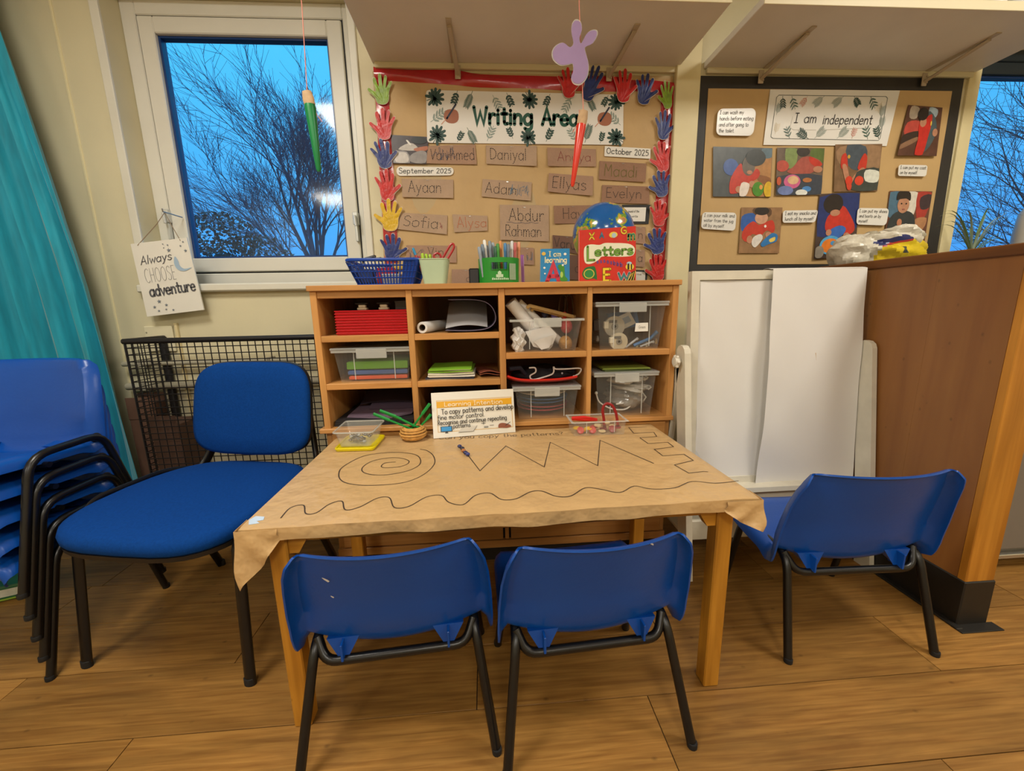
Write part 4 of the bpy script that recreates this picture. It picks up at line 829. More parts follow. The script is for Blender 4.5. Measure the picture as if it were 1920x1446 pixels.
def back_o(a, r): c_, s_ = math.cos(a), math.sin(a); return (math.copysign(abs(c_)**.40, c_)*.212*r*(1.02-.05*s_), math.copysign(abs(s_)**.5, s_)*.152*r)
def bpad(lv, n=40):
    g = G(); vs = []; fs = []
    for (r, d) in lv:
        for k in range(n):
            x, z = back_o(2*math.pi*k/n, r); vs.append((x, .222+d+.06*(z/.3)-.20*x*x, .642+z-.012*(1-(x/.22)**2)*(z < 0)))
    for i in range(len(lv)-1):
        for k in range(n): fs.append((i*n+k, i*n+(k+1) % n, (i+1)*n+(k+1) % n, (i+1)*n+k))
    fs += [tuple(range(n-1, -1, -1)), tuple(range((len(lv)-1)*n, len(lv)*n))]; return g.add(vs, fs)
obj('backrest', bpad([(.55, -.03), (.9, -.028), (.985, -.018), (1.0, -.006), (.99, .004)]), fab, vc, 60); obj('back_shell', bpad([(1.0, .002), (1.01, .01), (.97, .02), (.6, .024)]), plas, vc, 60)
for s in (-1, 1):
    L0_ = obj('leg', G().tube(rnd_path([(s*.252, -.222, 0), (s*.236+.022, -.20, .392), (s*.240+.01, -.16, .408), (s*.246, .12, .408)], .045), .0155, 12, flat=.62), blk_tube, vc)
    L1_ = obj('leg', G().tube(rnd_path([(s*.238, -.02, .40), (s*.24, .1, .34), (s*.25, .232, 0)], .06), .0145, 12, flat=.62), blk_tube, vc)
    obj('back_post', G().tube(rnd_path([(s*.236, .05, .405), (s*.232, .19, .40), (s*.20, .235, .48), (s*.185, .25, .60)], .06), .015, 12, flat=.62), blk_tube, vc)
    for y, pl_ in ((-.222, L0_), (.232, L1_)): obj('foot_cap', G().lathe([(.0158, 0), (.0162, .003), (.0158, .02), (.0145, .021)], 14, (s*.251, y, 0), sy=.66), blk_rub, pl_)
for s in (-1, 1): obj('side_rail', G().tube(rnd_path([(s*.262, -.15, .41), (s*.278, -.10, .44), (s*.266, .1, .442), (s*.236, .18, .42)], .04), .0125, 10, flat=.6), blk_tube, vc)
obj('under_bar', G().tube([(-.24, -.1, .385), (.24, -.1, .385)], .011, 8), blk_tube, vc); obj('under_bar', G().tube([(-.24, .1, .385), (.24, .1, .385)], .011, 8), blk_tube, vc)

# ---------------------------------------------------------------- mesh guard
gx0, gx1, gyf, gz1 = WY(305, 636, -.02).x, -.668, -.215, .858
mg = thing('mesh_guard', 'black wire mesh guard standing against the wall left of unit', 'guard', ((gx0+gx1)/2, gyf/2, 0)); wire_m = mat('141317', .5, spec=.4)
def seg(name, a, b, r, n=6): return wpart(name, G().tube([a, b], r, n), wire_m, mg)
step = .0295; zb = .06
seg('top_rail', (gx0-.005, gyf, gz1), (gx1, gyf, gz1), .011, 10); seg('side_rail', (gx0, gyf, gz1), (gx0, -.012, gz1), .011, 10); seg('post', (gx0, -.022, 0), (gx0, -.022, gz1+.004), .016, 10)
seg('bottom_rail', (gx0, gyf, zb), (gx1, gyf, zb), .006, 8); seg('side_bottom_rail', (gx0, gyf, zb), (gx0, -.012, zb), .006, 8)
for x, y in ((gx0, gyf), (gx1, gyf)): seg('corner_rod', (x, y, 0), (x, y, gz1), .0045, 8)
mv = mesh('wire', G().tube([(0, 0, zb), (0, 0, gz1)], .0021, 5), wire_m); nx = int((gx1-gx0)/step)
for i in range(1, nx+1): obj('wire', mv, None, mg, loc=(gx0+i*step-mg.location.x, gyf-mg.location.y, 0))
for i in range(1, 7): obj('wire', mv, None, mg, loc=(gx0-mg.location.x, gyf+i*step-mg.location.y, 0))
mh = mesh('wire', G().tube([(gx0-mg.location.x, 0, 0), (gx1-mg.location.x, 0, 0)], .0021, 5), wire_m); ms_ = mesh('wire', G().tube([(0, gyf-mg.location.y, 0), (0, -.015-mg.location.y, 0)], .0017, 5), wire_m)
k = 0
while gz1-(k+1)*.0275 > zb:
    k += 1; z = gz1-k*.0275; obj('wire', mh, None, mg, loc=(0, gyf-mg.location.y-.0032, z)); obj('wire', ms_, None, mg, loc=(gx0-mg.location.x-.0032, 0, z))
# carton standing behind the guard end
a = WY(232, 765, -.05); 
bxg = thing('carton', 'brown cardboard carton on floor between curtain and mesh guard', 'box', (-1.645, -.04, 0)); card_b = mat('6E5040', .8, .12, 12)
obj('box_body', G().box(-.03, .09, -.032, .035, 0, .575, .003), card_b, bxg, 0); obj('flap', G().box(-.03, .09, -.034, -.032, .50, .6, .001), card_b, bxg, 0); obj('flap', G().box(-.03, .09, .033, .035, .57, .61, .001), card_b, bxg, 0)
bxh = thing('carton', 'dark brown cardboard carton inside the mesh guard', 'box', (-1.44, -.11, 0)); obj('box_body', G().box(-.06, .05, -.075, .07, 0, .50, .003), mat('5A4236', .8, .12, 12), bxh, 0); obj('flap', G().box(-.06, .05, -.077, -.075, .44, .54, .001), mat('5A4236', .8, .12, 12), bxh, 0)
# green packet on the floor under the stack
gp = thing('packet', 'green and white packet on floor under the chair stack', 'packet', (-1.78, -.55, 0), R(22)); obj('packet_body', G().box(-.07, .07, -.05, .05, 0, .055, .006), mat('1E5A32', .4, .15, 20), gp, 0)
obj('printed_label', G().box(-.03, .071, -.051, -.049, .018, .045), mat('C9CCC0', .4, .1, 60), gp, 0); obj('printed_stripe', G().box(-.02, .071, -.0515, -.0495, .006, .011), mat('8EB03A', .4), gp, 0)
obj('end_label', G().box(.0695, .0712, -.03, .03, .012, .045), mat('C9CCC0', .4, .1, 60), gp, 0)

# ================================================================ table
tb = thing('table', 'small wooden table with worn honey coloured legs under brown paper', 'table', (-.0298, -.848, 0), .0154); honey = wood('honey_wood', 'A8701C', 'C98E30', 2, .4, 45., 3., knots=4., coat=.2); honey_x = wood('honey_wood_x', 'A8701C', 'C98E30', 0, .4, 45., 3., coat=.2)
HX, HY, TH = .561, .288, .53
obj('top_board', G().box(-HX+.004, HX-.004, -HY+.004, HY-.004, TH-.022, TH-.001, .003), honey_x, tb, 0)
lw = .04
for sx in (-1, 1):
    for sy in (-1, 1):
        x = sx*(HX-.058); y = sy*(HY-.045); obj('leg', G().box(x-lw/2, x+lw/2, y-lw/2, y+lw/2, 0, TH-.022, .003), honey, tb, 0)
        xa = x-sx*.02; obj('corner_block', G().prism([(xa, y-.012, TH-.024), (xa-sx*.055, y-.012, TH-.024), (xa-sx*.02, y-.012, TH-.082), (xa, y-.012, TH-.082)], (0, .024, 0)), honey_x, tb, 0)
for sy in (-1, 1): obj('apron', G().box(-HX+.07, HX-.07, sy*(HY-.045)-.009, sy*(HY-.045)+.009, TH-.056, TH-.022, .002), honey_x, tb, 0)
for sx in (-1, 1): obj('apron', G().box(sx*(HX-.058)-.009, sx*(HX-.058)+.009, -HY+.06, HY-.06, TH-.056, TH-.022, .002), honey, tb, 0)
# brown paper cover
pc = thing('paper_cover', 'creased brown paper wrapped over the table with drawn patterns', 'paper', (-.0298, -.848, TH), .0154)
kr2 = mat('C2A070', .38, .05, 7, 1.0, 16, spec=.5); rp = random.Random(4); wv = [(rp.uniform(3, 14), rp.uniform(-14, 14), rp.uniform(0, 6)) for _ in range(8)]
def cover(u, v):
    dr = .031; ex = HX+.002; ey = HY+.002; X = (u*2-1)*(ex+dr); Yc = (v*2-1)*(ey+dr); x = max(-ex, min(ex, X)); y = max(-ey, min(ey, Yc)); dz = max(abs(X)-ex, 0)+max(abs(Yc)-ey, 0); dz = min(dz, dr)
    w = sum(math.sin(a*x+b*y+c) for a, b, c in wv)*.00006
    if dz > 0: e = .003*math.sin(X*23)+.002*math.sin(X*57+Yc*40); dz = dz*(1+.07*math.sin(X*9+1)+.06*math.sin(X*31)); x += math.copysign(max(0, .002+e*.4), x) if abs(X) > ex else 0; y += math.copysign(max(0, .002+e*.5), y) if abs(Yc) > ey else 0
    return (x, y, .0012+w+.0014-dz)
us = 64; g = G().grid(cover, us, 44, thick=.0007); pcs = obj('sheet', g, kr2, pc, 55)
for sx, LL in ((-1, .105), (1, .05)):
    def flap(u, v, s=sx, L=LL):
        ex, ey = HX+.005, HY+.005; w1, w2 = .085, .05; d = u*(w1+w2)-w1
        x, y = (s*(ex+d), -ey) if d < 0 else (s*ex, -ey+d)
        k = max(0, 1-abs(d/(w1 if d < 0 else w2)))**.8; z = -.004-.024-v*L*k; wr = .006*math.sin(u*17+v*6)*v+.010*v*k
        return (x+s*wr*.5, y-wr-.002, z+.026*(1-v))
    obj('corner_flap', G().grid(flap, 16, 8, thick=.0008), kr2, pc, 30)
# the drawn patterns
TZ = TH+.0036; Mt = Matrix.Translation(pc.location) @ Matrix.Rotation(.0154, 4, 'Z'); Mi = Mt.inverted()
def tp(u, v): p = Mi @ WZ(u, v, TZ-.0006); return (p.x, p.y)
ink = mat('3A2C22', .6)
def draw(pts, name, w=.003, smooth=True):
    q = [tp(*p) for p in pts]; q = [(p.x, p.y) for p in cr(q, 5)] if smooth else q; g = G(); ribbon(g, q, w, lambda x, y: (x, y, TZ-TH-.0004)); obj(name, g, ink, pcs, 0)
cz = lambda x, y: (420+x*.5417, 760+y*.5417); c8 = lambda x, y: (560+x*.3854, 720+y*.3854)
draw([cz(*p) for p in ((545, 212), (560, 195), (600, 187), (640, 192), (630, 208), (590, 216), (555, 216))][:0] or [c8(*p) for p in ((470, 380), (420, 385), (402, 402), (425, 408), (480, 405), (525, 392), (536, 375), (500, 362), (440, 360), (360, 375), (312, 405), (315, 430), (370, 443), (450, 440), (540, 420), (590, 390), (585, 355), (540, 338), (440, 334), (320, 350), (220, 400), (195, 440), (215, 475), (290, 492), (400, 492), (520, 478), (610, 440), (660, 390), (655, 350), (625, 325), (592, 318))], 'drawn_spiral')
draw([c8(*p) for p in ((822, 345), (882, 423), (1008, 302), (1195, 404), (1224, 284), (1455, 398), (1466, 274), (1726, 386))], 'drawn_zigzag', .0032, False)
draw([c8(*p) for p in ((1692, 210), (1606, 212), (1630, 240), (1728, 236), (1742, 256), (1660, 262), (1700, 290), (1796, 284), (1824, 306), (1730, 318), (1772, 350), (1875, 342), (1920, 372), (1828, 394), (1898, 434), (1970, 426), (1990, 428))], 'drawn_battlement', .0028, False)
draw([cz(*p) for p in ((197, 390), (230, 355), (275, 346), (283, 375), (320, 372), (365, 342), (408, 332), (420, 362), (470, 352), (530, 322), (572, 320), (590, 354), (640, 350), (700, 318), (752, 312), (778, 336), (828, 344), (870, 312), (920, 304), (960, 326), (1010, 324), (1060, 300), (1100, 297), (1150, 315), (1200, 314), (1250, 286), (1300, 290), (1370, 302), (1420, 280), (1480, 290), (1560, 286), (1620, 264), (1700, 270), (1780, 262))], 'drawn_wave', .0028)
st, W_ = glyphs('Can you copy the patterns?'); g = G()
pa, pb = Vector(tp(822, 824)), Vector(tp(1058, 815.5)); sc_ = (pb-pa).length/W_; dx = (pb-pa).normalized(); dy = Vector((-dx.y, dx.x))
for s in st: ribbon(g, [pa+dx*(x*sc_)+dy*(y*.00034) for x, y in s], .0022, lambda x, y: (x, y, TZ-TH-.0004))
obj('drawn_lettering', g, ink, pcs, 0)
q = [Mi @ WZ(u, v, TZ) for u, v in ((467, 975), (480, 968), (496, 969), (494, 975), (481, 977), (486, 981), (466, 984))]; obj('pale_scrap', G().prism([(p.x, p.y, TZ-TH+.0002) for p in q], (0, 0, -.0008)), mat('BFD3EA', .2, .05, 20, spec=.7), pc, 0)  # flat glossy pale blue patch near the front left corner

# ================================================================ shelf unit
beech = wood('beech', 'B47E46', 'C89456', 0, .42, 50., 2.5); beech_v = wood('beech_v', 'B47E46', 'C89456', 2, .42, 50., 2.5); beech_in = wood('beech_in', 'A86E38', 'BC8045', 1, .5, 40., 2.5)
KF, KB = -.55, -.13; kx0, kx1 = -.634, .602; KT = 1.043
ku = thing('shelf_unit', 'beech pigeonhole shelf unit with lower cupboards against the wall', 'shelf unit', ((kx0+kx1)/2, (KF+KB)/2, 0))
wpart('side', G().box(kx0, kx0+.021, KF, KB, .56, KT-.018, .0015), beech_v, ku, 0); wpart('side', G().box(kx1-.021, kx1, KF, KB, .56, KT-.018, .0015), beech_v, ku, 0)
wpart('top', G().box(kx0-.005, kx1+.005, KF-.01, KB, KT-.018, KT, .002), beech, ku, 0)
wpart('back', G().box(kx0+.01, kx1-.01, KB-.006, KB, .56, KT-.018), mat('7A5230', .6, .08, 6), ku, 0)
dv = [(-.327, -.307), (-.021, 0.), (.283, .3)]
for a, b in dv: wpart('divider', G().box(a, b, KF, KB-.006, .562, KT-.018, .0015), beech_v, ku, 0)
colx = [(kx0+.021, dv[0][0]), (dv[0][1], dv[1][0]), (dv[1][1], dv[2][0]), (dv[2][1], kx1-.021)]
for a, b in colx: wpart('rail', G().box(a, b, KF+.004, KF+.02, KT-.041, KT-.018, .0015), beech, ku, 0)
Z1, Z2, Z3, ZL = .880, .718, .807, .562
for a, b in colx[:2]:
    for z in (Z1, Z2): wpart('shelf', G().box(a, b, KF+.001, KB-.006, z-.021, z, .0015), beech, ku, 0)
for a, b in colx[2:]: wpart('shelf', G().box(a, b, KF+.001, KB-.006, Z3-.021, Z3, .0015), beech, ku, 0)
wpart('ledge', G().box(kx0-.016, kx1+.003, KF-.008, KB, ZL-.016, ZL, .002), beech, ku, 0)
wpart('cupboard_body', G().box(kx0-.004, kx1, KF+.02, KB, .065, ZL-.016, .001), beech_v, ku, 0); wpart('plinth', G().box(kx0+.01, kx1-.01, KF+.03, KB, 0, .065), mat('1B130C', .7), ku, 0)
wpart('bottom_rail', G().box(kx0-.004, kx1, KF+.006, KF+.02, .065, .095, .0015), beech, ku, 0)
for a, b in ((kx0+.02, -.026), (.004, kx1-.02)):
    d_ = wpart('cupboard_door', G().box(a, b, KF+.006, KF+.019, .1, ZL-.022, .0015), beech, ku, 0)
wpart('gap_strip', G().box(-.026, .004, KF+.014, KF+.0205, .1, ZL-.022), mat('140D08', .8), ku, 0); wpart('center_stile', G().box(-.018, -.004, KF+.006, KF+.019, .1, ZL-.022, .001), beech_v, ku, 0)

# ================================================================ easel
ea = thing('easel', 'white double easel with large white paper sheets beside shelf unit', 'easel', (.96, -.58, 0)); ew = mat('CFC9B8', .5, .08, 14, .05, 60); pap = mat('DAD8D4', .6, .02, 4, .12, 7)
ex0, ex1 = .648, 1.284; zt, zb = 1.071, .30; yt, yb = -.53, -.592
def EP(u, z, d=0.): k = (z-zb)/(zt-zb); return Vector((ex0+(ex1-ex0)*u, yb+(yt-yb)*k-d, z))
def slab(u0, u1, z0, z1, d0, d1):
    vs = [EP(u, z, d) for d in (d0, d1) for z in (z0, z1) for u in (u0, u1)]; return G().add(vs, [(0, 1, 3, 2), (4, 6, 7, 5), (0, 4, 5, 1), (2, 3, 7, 6), (0, 2, 6, 4), (1, 5, 7, 3)])
wpart('panel', slab(.03, .97, zb+.02, zt-.02, -.008, .004), mat('C9CBCB', .4), ea, 0)
for a in ((0, .045, zb, zt), (.955, 1, zb, zt), (.045, .955, zt-.03, zt), (.045, .955, zb, zb+.035)): wpart('panel_frame', slab(*a, -.016, .012), ew, ea, 0)
wpart('tray', slab(0, 1, zb-.005, zb+.012, .0, .06), ew, ea, 0)
rq = random.Random(6); wq = [(rq.uniform(2, 12), rq.uniform(2, 12), rq.uniform(0, 6)) for _ in range(5)]
def sheetp(u0, u1, z0, z1, d, lift, side):
    def f(u, v):
        z = z0+(z1-z0)*v; uu = u0+(u1-u0)*u+side*.06*(v-.0)*0; w = sum(math.sin(a*u+b*v*2+c) for a, b, c in wq)*.0009
        return EP(uu-(.045*(1-v)*(1-u) if side else 0), z, d+w+lift*((1-u)**3 if side else (u**6))*(.35+.65*math.sin(math.pi*min(1, v*1.1))))
    return G().grid(f, 24, 20, thick=.0006)
wpart('paper_sheet', sheetp(.05, .5, zb+.02, zt-.035, .006, .012, 0), pap, ea, 70); wpart('paper_sheet', sheetp(.44, 1.0, zb+.012, zt+.003, .016, .03, 1), pap, ea, 70)
g = G().grid(lambda u, v: EP(.44+.56*u, zt+.003, .016)+Vector((0, .05*v, .006*math.sin(math.pi*v)-.004*v)), 8, 5, thick=.0006); wpart('paper_fold', g, pap, ea, 60)
g = G(); pts = [EP(.72, .78, .0195), EP(.728, .74, .0195), EP(.735, .70, .0195)]; g.tube(pts, .0022, 5, flat=.3); wpart('pencil_mark', g, mat('B79A6E', .7), ea)
for (x0, x1, sgn) in ((.607, .629, -1), (1.287, 1.305, 1)):
    y0 = -.575
    def plk(yA, zA, yB, zB, w): 
        d = Vector((0, yB-yA, zB-zA)).normalized(); s_ = Vector((0, -d.z, d.y))*w; pts = []
        for k in range(7): a = math.pi*k/6; pts.append(Vector((x0, yA, zA))+s_*math.cos(a)-d*w*math.sin(a))
        pts += [Vector((x0, yB, zB))-s_*1.0, Vector((x0, yB, zB))+s_*1.0]; return G().prism(pts, (x1-x0, 0, 0))
    wpart('upright', plk(y0, .79, -.69, .0, .031), ew, ea, 0); wpart('rear_leg', plk(y0+.03, .74, -.40, .0, .026), ew, ea, 0)
    xs = x0 if sgn < 0 else x1; g = G(); kx = xs+sgn*.006
    g.lathe([(.006, 0), (.006, .008), (.018, .009), (.02, .016), (.016, .024), (.001, .025)], 14, (xs, y0-.005, .765), Matrix.Rotation(R(-90*-sgn), 3, 'Y'))
    for k in range(6): a = k*math.pi/3; g.sphere((xs+sgn*.016, y0-.005+.018*math.cos(a), .765+.018*math.sin(a)), .0065, 8, 5)
    wpart('knob', g, mat('DAD6CA', .35), ea)
wpart('lower_board', G().box(.629, 1.287, -.612, -.6, .14, .297, .002), ew, ea, 0); wpart('stretcher', G().box(.629, 1.287, -.66, -.645, .13, .2, .003), ew, ea, 0); wpart('storage_shelf', G().box(.629, 1.287, -.66, -.44, .125, .135, .002), ew, ea, 0)

# ================================================================ things in the shelf unit
cplas = clear('clear_plastic', 'FCFCFC', .07); crim = clear('clear_rim', 'FAFAFA', .3); cthin = clear('clear_tray', 'FFFEFA', .10)
def clear_box(label, x0, x1, y0, y1, z0, z1, lid=True, tp=.012, latch=True, name='clear_box', rim=.008, m=None):
    t = thing(name, label, 'box', ((x0+x1)/2, (y0+y1)/2, z0)); g = G(); th = .0016
    def ring(k, z, ins=0.): f = tp*(1-k); return [(x0+f+ins, y0+f+ins, z), (x1-f-ins, y0+f+ins, z), (x1-f-ins, y1-f-ins, z), (x0+f+ins, y1-f-ins, z)]
    o = ring(0, z0)+ring(1, z1)
    fs = [(3, 2, 1, 0)]+[(i, (i+1) % 4, 4+(i+1) % 4, 4+i) for i in range(4)]
    tb_ = wpart('tub', g.add(o, fs), m or cplas, t, 0)
    r = rim; wpart('rim', G().box(x0-.008, x1+.008, y0-.008, y0, z1-r, z1, .001).box(x0-.008, x1+.008, y1, y1+.008, z1-r, z1, .001).box(x0-.008, x0, y0, y1, z1-r, z1, .001).box(x1, x1+.008, y0, y1, z1-r, z1, .001), crim, t, 0)
    if lid: wpart('lid', G().box(x0-.01, x1+.01, y0-.01, y1+.01, z1, z1+.008, .002), crim, t, 0)
    if latch:
        xc = (x0+x1)/2; wl = (x1-x0)*.2; wpart('latch', G().box(xc-wl, xc+wl, y0-.014, y0-.008, z1-.028, z1+.004, .002), crim, t, 0)
    for xx in (x0+(x1-x0)*.25, x0+(x1-x0)*.78): wpart('rib', G().box(xx-.0015, xx+.0015, y0+tp*.35-.002, y0+tp*.35, z0+.01, z1-r, .0), crim, tb_, 0)
    return t
def X(u, v, y): return WY(u, v, y).x
# c1 r1 red trays
x0, x1 = X(630, 605, -.51), X(766, 605, -.51); redp = mat('C0141C', .35, .05, 8); n = 9; h = .0092
for i in range(n):
    z = Z1+i*h; t = thing('red_tray', '%s red plastic tray in the stack in the top left compartment' % ['lowest', 'second lowest', 'third lowest', 'fourth lowest', 'middle', 'fourth from top', 'third from top', 'second from top', 'topmost'][i], 'tray', ((x0+x1)/2, -.42, z), 0, 'stacked red trays')
    obj('tray_base', G().box(-(x1-x0)/2+.003, (x1-x0)/2-.003, -.10, .10, 0, .004, .001), redp, t, 0); obj('tray_lip', G().box(-(x1-x0)/2, (x1-x0)/2, -.103, .103, .004, h-.0008, .002), redp, t, 0)
zt_ = Z1+n*h
for u, lab in ((681, 'left white stamp with black top on the red trays'), (721, 'right white stamp with black top on the red trays')):
    p = WY(u, 588, -.49); t = thing('hand_stamp', lab, 'stamp', (p.x, -.49, zt_), 0, 'stamps on the red trays'); obj('stamp_body', G().box(-.016, .016, -.012, .012, 0, .008, .002).box(-.012, .012, -.009, .009, .008, .018, .002), mat('C9B89C', .5), t, 0); obj('stamp_top', G().box(-.022, .022, -.014, .014, .018, .026, .003), mat('17140F', .5), t, 0)
p = WY(756, 580, -.45); t = thing('small_box', 'small grey box at back right of the red trays', 'box', (p.x, -.44, zt_)); obj('box_body', G().box(-.024, .02, -.03, .03, 0, .028, .002), mat('4A4A4E', .5), t, 0); obj('lid', G().box(-.025, .021, -.031, .031, .022, .03, .002), mat('55565A', .5), t, 0)
# c1 r2 clear box with coloured books
xa, xb = X(632, 690, -.53), X(768, 690, -.53); clear_box('clear lidded box with green blue and orange pads inside', xa-.004, xb+.006, -.535, -.26, Z2, Z2+.112)
for c, z, hh, dx, lab in (('D2532E', .004, .016, .022, 'orange pad at bottom of the left clear box'), ('3A5C9C', .021, .018, .02, 'blue pad in middle of the left clear box'), ('5FA022', .040, .03, .018, 'green pad on top in the left clear box')):
    t = thing('plastic_pad', lab, 'pad', ((xa+xb)/2+.006, -.4, Z2+z), 0, 'coloured pads in the left clear box'); w_ = (xb-xa)/2-dx; obj('pad_body', G().box(-w_, w_, -.1, .1, 0, hh-.002, .003), mat(c, .5), t, 0); obj('pad_edge', G().box(-w_-.001, w_+.001, -.102, -.1, .002, hh-.004, .001), mat(c, .4), t, 0)
# c1 r3 paper
def sheetbox(name, label, pts, z, th, c, cat='paper', tilt=0.): 
    ctr = sum((Vector(p) for p in pts), Vector((0, 0)))/len(pts); t = thing(name, label, cat, (ctr.x, ctr.y, z))
    for i in range(3): k = th/3; obj('sheets', G().prism([(p[0]-ctr.x+.002*(i-1), p[1]-ctr.y+.0015*i, k*i+tilt*(p[1]-ctr.y+.1)) for p in pts], (0, 0, k*.9)), mat(c, .7, .1, 15), t, 0)
    return t
sheetbox('paper_stack', 'stack of black paper in the bottom left compartment', [(-.605, -.53), (-.335, -.53), (-.335, -.25), (-.605, -.25)], ZL, .022, '1B181C')
sheetbox('paper_stack', 'lilac paper fan lying on the black paper stack', [(-.57, -.50), (-.42, -.53), (-.345, -.48), (-.345, -.24), (-.56, -.27)], ZL+.0235, .008, '6C5A6C', tilt=.06)
t = thing('card_sheet', 'dark purple card sheet leaning at back of bottom left compartment', 'card', (-.45, -.25, ZL+.05)); g = G().grid(lambda u, v: (-.1+.2*u, -.16+.16*v, .0+.05*v+.012*math.sin(3*u)), 10, 6, thick=.0012); obj('sheet', g, mat('3A303E', .6), t); obj('sheet', G().grid(lambda u, v: (-.06+.17*u, -.19+.14*v, -.012+.045*v), 8, 5, thick=.001), mat('56485A', .6), t)
# c2 r1 roll and curled card
p = WY(791, 612, -.535); t = thing('paper_roll', 'white paper roll lying in the second top compartment', 'roll', (p.x, -.53, Z1)); Mr = Matrix.Rotation(R(-90), 3, 'X') ; Mr = Matrix.Rotation(R(-14), 3, 'Z') @ Mr
obj('roll', G().lathe([(.0115, 0), (.0185, 0), (.0195, .002), (.0195, .24), (.0115, .24), (.0115, 0)], 24, (0, 0, .02), Mr, caps=False), mat('DADAD8', .5), t); obj('core', G().lathe([(.0095, .003), (.0115, .001), (.0115, .238), (.0095, .236), (.0095, .003)], 20, (0, 0, .02), Mr, caps=False), mat('5E4A36', .8), t)
pr_ = cr([(-.205, .889), (-.12, .886), (-.06, .893), (-.034, .915), (-.034, .945), (-.055, .975), (-.1, .989), (-.19, .991)], 5); t = thing('curled_card', 'large lilac card curled over in the second top compartment', 'card', (-.12, -.4, Z1+.004))
wpart('outer_sheet', G().grid(lambda u, v: (pr_[min(len(pr_)-1, int(u*(len(pr_)-1)+.5))].x, -.53+.24*v, pr_[min(len(pr_)-1, int(u*(len(pr_)-1)+.5))].y), len(pr_)-1, 4, thick=.0012), mat('6E6478', .6), t)
wpart('inner_sheet', G().grid(lambda u, v: (-.205+.145*u, -.51+.2*v, .895+.09*(v)+.01*math.sin(3*u)), 10, 8, thick=.001), mat('A8A6A8', .6), t)
# c2 r2 pile of green booklets
for i, (c, w_, lab) in enumerate((('2C3040', .085, 'dark booklet at bottom of the green booklet pile'), ('E0DCD2', .082, 'white booklet in the green booklet pile'), ('D8D8C4', .08, 'cream booklet in the green booklet pile'), ('6F9A2A', .078, 'green booklet under the top of the pile'), ('7CB22E', .074, 'bright green booklet on top of the pile'))):
    t = thing('booklet', lab, 'booklet', (-.195+.003*(i % 2), -.44, Z2+.0078*i), R(2*(i % 3-1)), 'booklets in the second middle compartment'); q = lambda u, v, w_=w_, i=i: ((u*2-1)*w_, (v*2-1)*.09, .006+.0012*math.sin(5*u+i)); obj('cover', G().grid(q, 10, 4, thick=.0045), mat(c, .5), t, 60); obj('pages', G().box(-w_+.004, w_-.004, -.088, .088, .0, .0025), mat('D9D4C4', .7), t, 0)
t = thing('brown_envelope', 'folded brown envelope beside the green booklets', 'envelope', (-.068, -.42, Z2), R(8)); obj('sleeve', G().grid(lambda u, v: ((u*2-1)*.038, (v*2-1)*.1, .02+.006*math.sin(4*u)-.014*v), 6, 6, thick=.003), mat('7C3E2A', .6), t); obj('fold', G().grid(lambda u, v: ((u*2-1)*.037, (v*2-1)*.09, .012+.004*math.sin(5*u)-.008*v), 6, 6, thick=.003), mat('8E5238', .6), t)
t = thing('dark_folder', 'dark folder in compartment behind the learning card', 'folder', (-.165, -.36, ZL)); obj('cover', G().box(-.12, .12, -.11, .11, 0, .01, .002), mat('24301F', .6), t, 0); obj('pages', G().box(-.115, .115, -.105, .105, .01, .05, .003), mat('2E2A24', .7), t, 0)
# c3 r1 box of rolled paper and sticks
xa, xb = X(958, 630, -.535), X(1092, 630, -.535); clear_box('open clear box holding paper rolls and wooden hoops', xa+.004, xb-.004, -.54, -.26, Z3, Z3+.113, lid=False, tp=.018)
def px_tube(pts, r, y0, y1=None, n=12): 
    k = len(pts); return G().tube([WY(u, v, y0+((y1-y0)*i/(k-1) if y1 is not None else 0)) for i, (u, v) in enumerate(pts)], r, n)
whp = mat('D8D6D4', .55, .03, 12, .1, 30)
t = thing('paper_roll', 'long white paper roll leaning in the open clear box', 'roll', WY(1025, 655, -.47)); wpart('roll', px_tube([(957, 566), (1028, 652)], .022, -.49, -.45, 18), whp, t); wpart('loose_sheet', px_tube([(972, 566), (1050, 640)], .014, -.47, -.43, 12), whp, t)
t = thing('folded_paper', 'folded white paper with pointed corner in the open clear box', 'paper', WY(1010, 655, -.5)); wpart('sheet', G().prism([WY(u, v, -.5) for u, v in ((985, 622), (1030, 612), (1044, 627), (1037, 645), (1020, 655), (1000, 650))], (0, .008, 0)), whp, t, 0); wpart('flap', G().prism([WY(u, v, -.51) for u, v in ((1000, 640), (1037, 628), (1030, 652), (1015, 656))], (0, .004, 0)), whp, t, 0)
t = thing('paper_tissue', 'crumpled white tissue at left end of open clear box', 'tissue', WY(972, 655, -.5)); g = G(); rr = random.Random(3)
c_ = WY(972, 638, -.5); g.sphere((0, 0, 0), 1, 18, 14); g.v = [tuple(c_+Vector((v[0]*.024, v[1]*.03, v[2]*.045))*(1)+Vector((.006*math.sin(9*v[2]+4*v[0]), .004*math.sin(11*v[0]), .005*math.sin(13*v[1])))) for v in g.v]; wpart('crumple', g, whp, t, 20); wpart('fold', px_tube([(965, 615), (974, 640), (968, 656)], .006, -.525, -.52, 6), whp, t)
stick = wood('ply', '9A7A48', 'B8965E', 0, .6, 40, 3)
